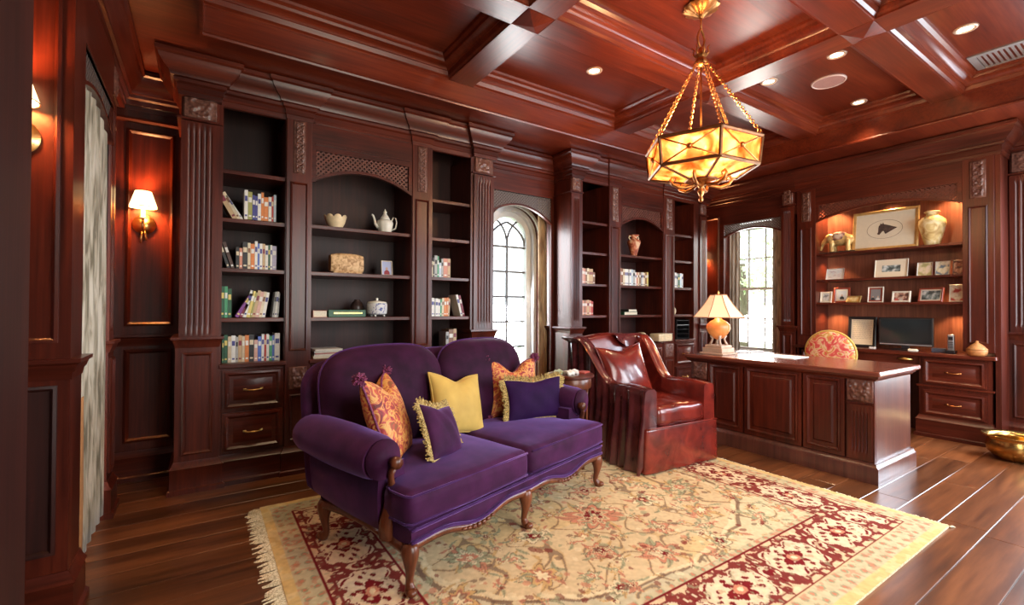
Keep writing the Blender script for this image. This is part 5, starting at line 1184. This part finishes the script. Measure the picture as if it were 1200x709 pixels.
# ================================================================== CHANDELIER
HX,HY=2.595,1.76
ch=thing('chandelier','hexagonal brass and amber glass chandelier hanging on six chains','chandelier',(HX,HY,0))
mb=MB(); mb.lathe([(.001,3.10),(.10,3.10),(.105,3.085),(.085,3.065),(.05,3.05),(.02,3.035),(.012,3.02),(.001,3.02)],n=36,warp=lambda a,z:1+.07*cos(12*a) if z<3.095 else 1); part('canopy',mb,ABRASS,ch,smooth=True,angle=45)
mb=MB(); mb.tube([(.0,0,3.03),(0,0,2.955)],.006,8); mb.tube([(0,0,2.955),(.022,0,2.93),(.036,0,2.89),(.022,0,2.85),(.0,0,2.835),(-.022,0,2.85),(-.036,0,2.89),(-.022,0,2.93)],.007,8,closed=True); part('loop',mb,ABRASS,ch,smooth=True,label='dark bronze hanging loop')
mb=MB(); mb.lathe([(.010,2.84),(.016,2.825),(.012,2.81),(.022,2.80),(.040,2.785),(.026,2.775),(.034,2.755),(.040,2.735),(.020,2.72),(.001,2.71)],n=24,warp=lambda a,z:1+.08*cos(6*a)); part('crown_hub',mb,ABRASS,ch,smooth=True)
mb=MB()
for k in range(6):
    a=pi/3*k; mb.tube([(.02*cos(a),.02*sin(a),2.775),(.045*cos(a),.045*sin(a),2.80),(.040*cos(a),.040*sin(a),2.83),(.052*cos(a),.052*sin(a),2.845)],[.006,.006,.004,.002],6)
part('crown_leaf',mb,ABRASS,ch,smooth=True,kind='stuff')
mb=MB(); mb.tube([(0,0,2.72),(0,0,2.0)],.006,8); part('stem',mb,ABRASS,ch,smooth=True)
view=math.atan2(-HY,-HX)
VA=[view-radians(-18)+k*pi/3*1.0 for k in range(6)]
# seen from the camera, positive angles turn to the right: right = clockwise from above looking towards the camera
VA=[view+radians(18+60*k) for k in range(6)]
R0,R1_,R2_=.342,.365,.315; T0,T1,T2=2.215,2.205,2.055
def hp(r,k,z): return (r*cos(VA[k%6]),r*sin(VA[k%6]),z)
AM,t,b=nt('amber_mottled_glass'); n=N(t,'ShaderNodeTexNoise',_Scale=10.0,_Detail=4.0,_Distortion=1.0); t.links.new(coords(t,(1,1,1)),n.inputs['Vector']); c_=ramp(t,n.outputs[0],[(.35,(.50,.26,.09)),(.5,(.72,.52,.30)),(.65,(.85,.78,.62))])
tr=t.nodes.new('ShaderNodeBsdfTranslucent'); gl=t.nodes.new('ShaderNodeBsdfGlossy'); gl.inputs['Roughness'].default_value=.08; tp_=t.nodes.new('ShaderNodeBsdfTransparent'); m1=t.nodes.new('ShaderNodeMixShader'); m2=t.nodes.new('ShaderNodeMixShader'); em=t.nodes.new('ShaderNodeEmission'); ad=t.nodes.new('ShaderNodeAddShader')
t.links.new(c_,tr.inputs[0]); t.links.new(c_,tp_.inputs[0]); t.links.new(c_,em.inputs[0]); em.inputs[1].default_value=.04
m1.inputs[0].default_value=.62; t.links.new(tr.outputs[0],m1.inputs[1]); t.links.new(tp_.outputs[0],m1.inputs[2]); m2.inputs[0].default_value=.07; t.links.new(m1.outputs[0],m2.inputs[1]); t.links.new(gl.outputs[0],m2.inputs[2]); t.links.new(m2.outputs[0],ad.inputs[0]); t.links.new(em.outputs[0],ad.inputs[1]); t.links.new(ad.outputs[0],t.nodes['Material Output'].inputs[0])
RB=.10; ZBOT=2.00
for k in range(6):
    A,B,C_,D_=hp(R0,k,T0),hp(R0,k+1,T0),hp(R2_*1.03,k+1,T2),hp(R2_*1.03,k,T2)
    mb=MB(); ins=lambda p,s:(p[0]*s,p[1]*s,p[2]); mb.loops([[A,B,C_,D_],[ins(q,.988) for q in (A,B,C_,D_)]],0,True,True); part('side_glass',mb,AM,ch)
    E1,E2=hp(RB,k+1,ZBOT),hp(RB,k,ZBOT); mb=MB(); mb.loops([[D_,C_,E1,E2],[(q[0],q[1],q[2]+.004) for q in (D_,C_,E1,E2)]],0,True,True); part('bottom_glass',mb,AM,ch)
    mb=MB(); mb.tube([A,B],.012,6); mb.tube([D_,C_],.011,6); mb.tube([A,D_],.011,6); mb.tube([D_,E2],.009,6); mb.tube([E2,E1],.006,6); part('frame_bar',mb,BRONZE,ch,kind='stuff')
    mb=MB(); o_=lambda p:(p[0]*1.01,p[1]*1.01,p[2]); mb.tube([o_(A),o_(C_)],.0045,6); mb.tube([o_(B),o_(D_)],.0045,6)
    cxr=tuple((A[i]+B[i]+C_[i]+D_[i])/4*(1.015 if i<2 else 1) for i in range(3)); mb.ellipsoid(cxr,(.018,.018,.018),10); part('cross_bar',mb,ABRASS,ch,smooth=True,kind='stuff')
    # twisted chain from hub to corner: links
    P0=Vector((.03*cos(VA[k]),.03*sin(VA[k]),2.745)); P1=Vector(hp(R0*.99,k,T0+.01)); nl=34; mb=MB(); d=(P1-P0); dn=d.normalized(); s1=dn.cross(Vector((0,0,1))).normalized(); s2=s1.cross(dn)
    for i in range(nl):
        c=P0+d*((i+.5)/nl); a_=s1 if i%2 else s2; hl=d.length/nl*.72
        mb.tube([c+dn*hl*cos(q)+a_*.0085*sin(q) for q in [2*pi*j/8 for j in range(8)]],.0028,4,closed=True)
    part('chain',mb,ABRASS,ch,kind='stuff')
    # scroll arm under the bowl
    a=VA[k]+pi/6; ca,sa=cos(a),sin(a); pr=[(.02,1.985),(.06,1.965),(.12,1.955),(.17,1.975),(.19,2.005),(.175,2.025),(.155,2.015),(.16,1.998)]
    mb=MB(); mb.tube([(r_*ca,r_*sa,z_) for r_,z_ in pr],[.009,.010,.011,.010,.009,.007,.006,.007],8); part('scroll',mb,ABRASS,ch,smooth=True)
    # candle sleeve
    a=VA[k]+pi/6; mb=MB(); cx_,cy_=.14*cos(a),.14*sin(a); mb.lathe([(.014,2.10),(.014,2.19),(.001,2.19)],(cx_,cy_,0),12); part('candle_sleeve',mb,CREAMC,ch,smooth=True)
    mb=MB(); mb.lathe([(.008,2.19),(.016,2.21),(.013,2.235),(.004,2.262),(.001,2.265)],(cx_,cy_,0),12); part('bulb',mb,emis('bulb_glow',(1,.6,.25),5),ch,smooth=True)
    mb=MB(); mb.tube([(0,0,2.07),(cx_*.5,cy_*.5,2.05),(cx_,cy_,2.10)],.006,6); part('candle_arm',mb,ABRASS,ch,smooth=True)
mb=MB(); mb.lathe([(.001,1.862),(.010,1.868),(.014,1.885),(.008,1.90),(.016,1.915),(.022,1.935),(.012,1.95),(.020,1.965),(.055,1.985),(.095,1.998),(.10,2.005),(.001,2.01)],n=24,warp=lambda a,z:1+.05*cos(6*a)); part('finial',mb,ABRASS,ch,smooth=True)
for a in (0,2.1,4.2): point('chandelier_bulb',(HX+.13*cos(a),HY+.13*sin(a),2.13),1.3,(1,.60,.28),.03)
point('chandelier_uplight',(HX,HY,2.34),38,(1,.55,.25),.08)

# ================================================================== CEILING FITTINGS
CANE=emis('can_light_glow',(1,.80,.52),9); TRIMM=plain('can_trim',(.55,.36,.25),.35,.2)
cans=[(2.60,2.72,'nearest the left bookcase'),(3.93,1.53,'on the camera side of the round speaker'),(3.93,2.03,'between the chandelier and the speaker'),(5.0,1.77,'above the desk end nearest the niche'),(4.28,.90,'beside the square vent'),(.75,2.75,'added in the back coffer nearest the left wall'),(.75,1.76,'added over the left end of the rug'),(2.6,.7,'added in front of the chandelier')]  # last three are extra lamps added out of view to light the room
for x,y,wh in cans:

    c=thing('can_light','round recessed ceiling light, the one '+wh,'ceiling light',(x,y,ZP),group='recessed ceiling lights')
    mb=MB(); mb.lathe([(.042,.0),(.042,-.006),(.050,-.010),(.062,-.006),(.066,0)],n=28); part('trim_ring',mb,TRIMM,c,smooth=True)
    mb=MB(); mb.lathe([(.001,-.001),(.040,-.001),(.042,.0),(.001,.0)],n=28); part('lamp_face',mb,CANE,c)
    spot('can_light_lamp',(x,y,ZP-.03),32,95,(1,.72,.42),.04,.8)
sp=thing('ceiling_speaker','round pale grille speaker recessed in the ceiling coffer','speaker',(4.34,1.75,ZP)); mb=MB(); mb.lathe([(.001,-.008),(.108,-.008),(.112,-.004),(.112,0),(.001,0)],n=36); part('grille',mb,plain('speaker_grille',(.34,.16,.13),.6,0,.15,200,.3),sp); mb=MB(); mb.lathe([(.112,0),(.112,-.010),(.122,-.010),(.126,0)],n=36); part('rim',mb,plain('speaker_rim',(.60,.42,.36),.4),sp,smooth=True)
ve=thing('ceiling_vent','rectangular grey ceiling vent with louvres','vent',(4.95,.83,ZP)); VM_=plain('vent_grey',(.30,.26,.24),.4,.3); mb=MB(); 
for a in ((-.17,.17,-.17,-.13),(-.17,.17,.13,.17),(-.17,-.13,-.13,.13),(.13,.17,-.13,.13)): mb.box(*a,-.010,0)
part('frame',mb,VM_,ve)
for k in range(9): mb=MB(); y_=-.115+.0288*k; mb.box(-.13,.13,y_-.008,y_+.008,-.005,-.002); part('slat',mb,VM_,ve)

# ================================================================== WALL SCONCES
SHS=shade_mat('sconce_shade',3.2,(1,.62,.28),(.9,.75,.5))
def sconce(label,loc,rz,group='brass wall sconces'):
    s=thing('wall_sconce',label,'sconce',loc,rz,group)  # plate centre on the wall; faces -y
    mb=MB(); mb.lathe([(.001,-.012),(.03,-.012),(.045,-.020),(.060,-.012),(.067,-.004),(.067,.0)],n=32,axis='y'); part('backplate',mb,BRASS,s,smooth=True)
    mb=MB(); mb.tube([(0,-.01,-.02),(0,-.05,-.055),(0,-.085,-.035),(0,-.085,.0),(0,-.075,.03)],[.008,.007,.008,.008,.010],8); mb.tube([(0,-.03,-.04),(-.012,-.035,-.09),(-.014,-.04,-.135)],[.008,.007,.004],8); mb.tube([(0,-.03,-.04),(.012,-.04,-.07),(.014,-.045,-.115)],[.007,.007,.005],8); part('arm',mb,BRASS,s,smooth=True)
    mb=MB(); mb.lathe([(.020,.028),(.022,.034),(.013,.040),(.011,.11),(.001,.11)],(0,-.075,0),14); part('candle_sleeve',mb,CREAMC,s,smooth=True)
    mb=MB(); n=40; L=[]
    for r_,z_ in ((.078,.105),(.045,.215),(.0435,.215),(.0765,.105)): L.append([(r_*(1+.02*(-1)**k)*cos(2*pi*k/n),-.075+r_*(1+.02*(-1)**k)*sin(2*pi*k/n),z_) for k in range(n)])
    L.append(L[0]); mb.loops(L,0); part('shade',mb,SHS,s,label='pleated glowing shade')
    mb=MB(); mb.tube([(.078*cos(2*pi*k/n),-.075+.078*sin(2*pi*k/n),.106) for k in range(n)],.0025,5,closed=True); part('shade_trim',mb,SHB,s)
    M_=Matrix.Translation(loc)@Matrix.Rotation(rz,4,'Z'); p=M_@Vector((0,-.075,.165)); point('sconce_bulb',tuple(p),15,(1,.40,.15),.02)
sconce('brass wall sconce with lit pleated shade on the panel left of the bookcase',(-.335,4.108,1.765),0)
sconce('brass wall sconce at the far left, half hidden by the dark door casing',(-.565,2.392,1.815),0)
sconce('brass wall sconce in the far corner beside the desk lamp',(5.742,3.88,1.765),RZ)


# ================================================================== CURTAINS
def curtain(name,label,mat,P0,P1,z0,z1,amp=.03,waves=5,nrm=(0,-1),group=None,taper=0,lean=0):
    mb=MB(); nx,nz=waves*10,16
    def g(a,b):
        z=z0+(z1-z0)*b; k=1-taper*sin(pi*min(1,b*1.0)); x=P0[0]+(P1[0]-P0[0])*(a*k); y=P0[1]+(P1[1]-P0[1])*(a*k); w_=amp*sin(2*pi*waves*a+.6*sin(b*4))*(.6+.4*(1-b))+lean*(1-b)
        return (x+nrm[0]*w_,y+nrm[1]*w_,z)
    mb.grid(g,nx,nz); o=single(name,mb,mat,label,'curtain',group=group,smooth=True,normals=False) if False else part(name,mb,mat,None,smooth=True)
    o['label']=label; o['category']='curtain'
    if group: o['group']=group
    q=o.modifiers.new('t','SOLIDIFY'); q.thickness=.003
    return o

curtain('curtain','tan and gold curtain hanging at the right side of the arched back window',CURTG,(3.045,4.05),(3.165,4.05),.02,2.37,.018,2)
curtain('curtain','pale curtain at the left edge of the sash window behind the desk lamp',CURTW,(5.93,3.60),(5.93,3.44),.02,2.38,.018,3,(-1,0))
curtain('curtain','patterned curtain at the right edge of the sash window, beside the dark post',CURTW,(5.93,3.02),(5.93,2.84),.02,2.38,.018,3,(-1,0))
curtain('curtain','pale patterned curtain in the left window niche behind the near pier',CURT,(-.450,3.44),(-.450,2.64),.04,2.30,.010,7,(1,0),lean=.0)
curtain('curtain_lining','tan curtain lining edge hanging just behind the near left pier',CURTL,(-.428,2.66),(-.428,2.76),.03,.80,.004,2,(1,0))

# ================================================================== OUTSIDE THE WINDOWS
gm=plain('lawn',(.5,.58,.36),.9,0,.3,3); mb=MB(); mb.box(-30,40,-30,40,-.5,-.4); struct('ground',mb,gm)
LM=plain('foliage',(.50,.60,.34),.8,0,.3,6)
def tree(label,x,y,h,rr_,seed):
    t_=thing('garden_tree',label,'tree',(x,y,-.4),group='trees outside the windows'); r=random.Random(seed)
    mb=MB(); mb.tube([(0,0,0),(.05,.03,h*.35),(0,.05,h*.6)],[.16,.12,.08],8); part('trunk',mb,plain('bark',(.12,.09,.06),.9,0,.3),t_,smooth=True)
    mb=MB()
    for k in range(1500):
        a=r.uniform(0,2*pi); b=math.acos(r.uniform(-1,1)); q=rr_*r.uniform(.4,1)**.6*(1+.2*sin(3*a)); c=Vector((q*sin(b)*cos(a),q*sin(b)*sin(a),h*.66+q*.8*cos(b))); s=r.uniform(.07,.15)
        u=Vector((r.uniform(-1,1),r.uniform(-1,1),r.uniform(-1,1))).normalized(); v=u.orthogonal().normalized()
        mb.add([c,c+(u+v)*s*.6,c+u*s*1.5,c+(u-v)*s*.6],[(0,1,2,3)])
    o=part('foliage',mb,LM,t_,kind='stuff',smooth=False)
tree('leafy tree in the garden behind the arched window',3.9,11.5,5,2.0,1); tree('leafy tree seen through the left part of the sash window',14,8.0,5,2.0,2); tree('leafy tree seen through the right part of the sash window',13.5,3.2,4.4,1.6,3); tree('leafy tree outside the left window niche',-7,6,5,2,4)
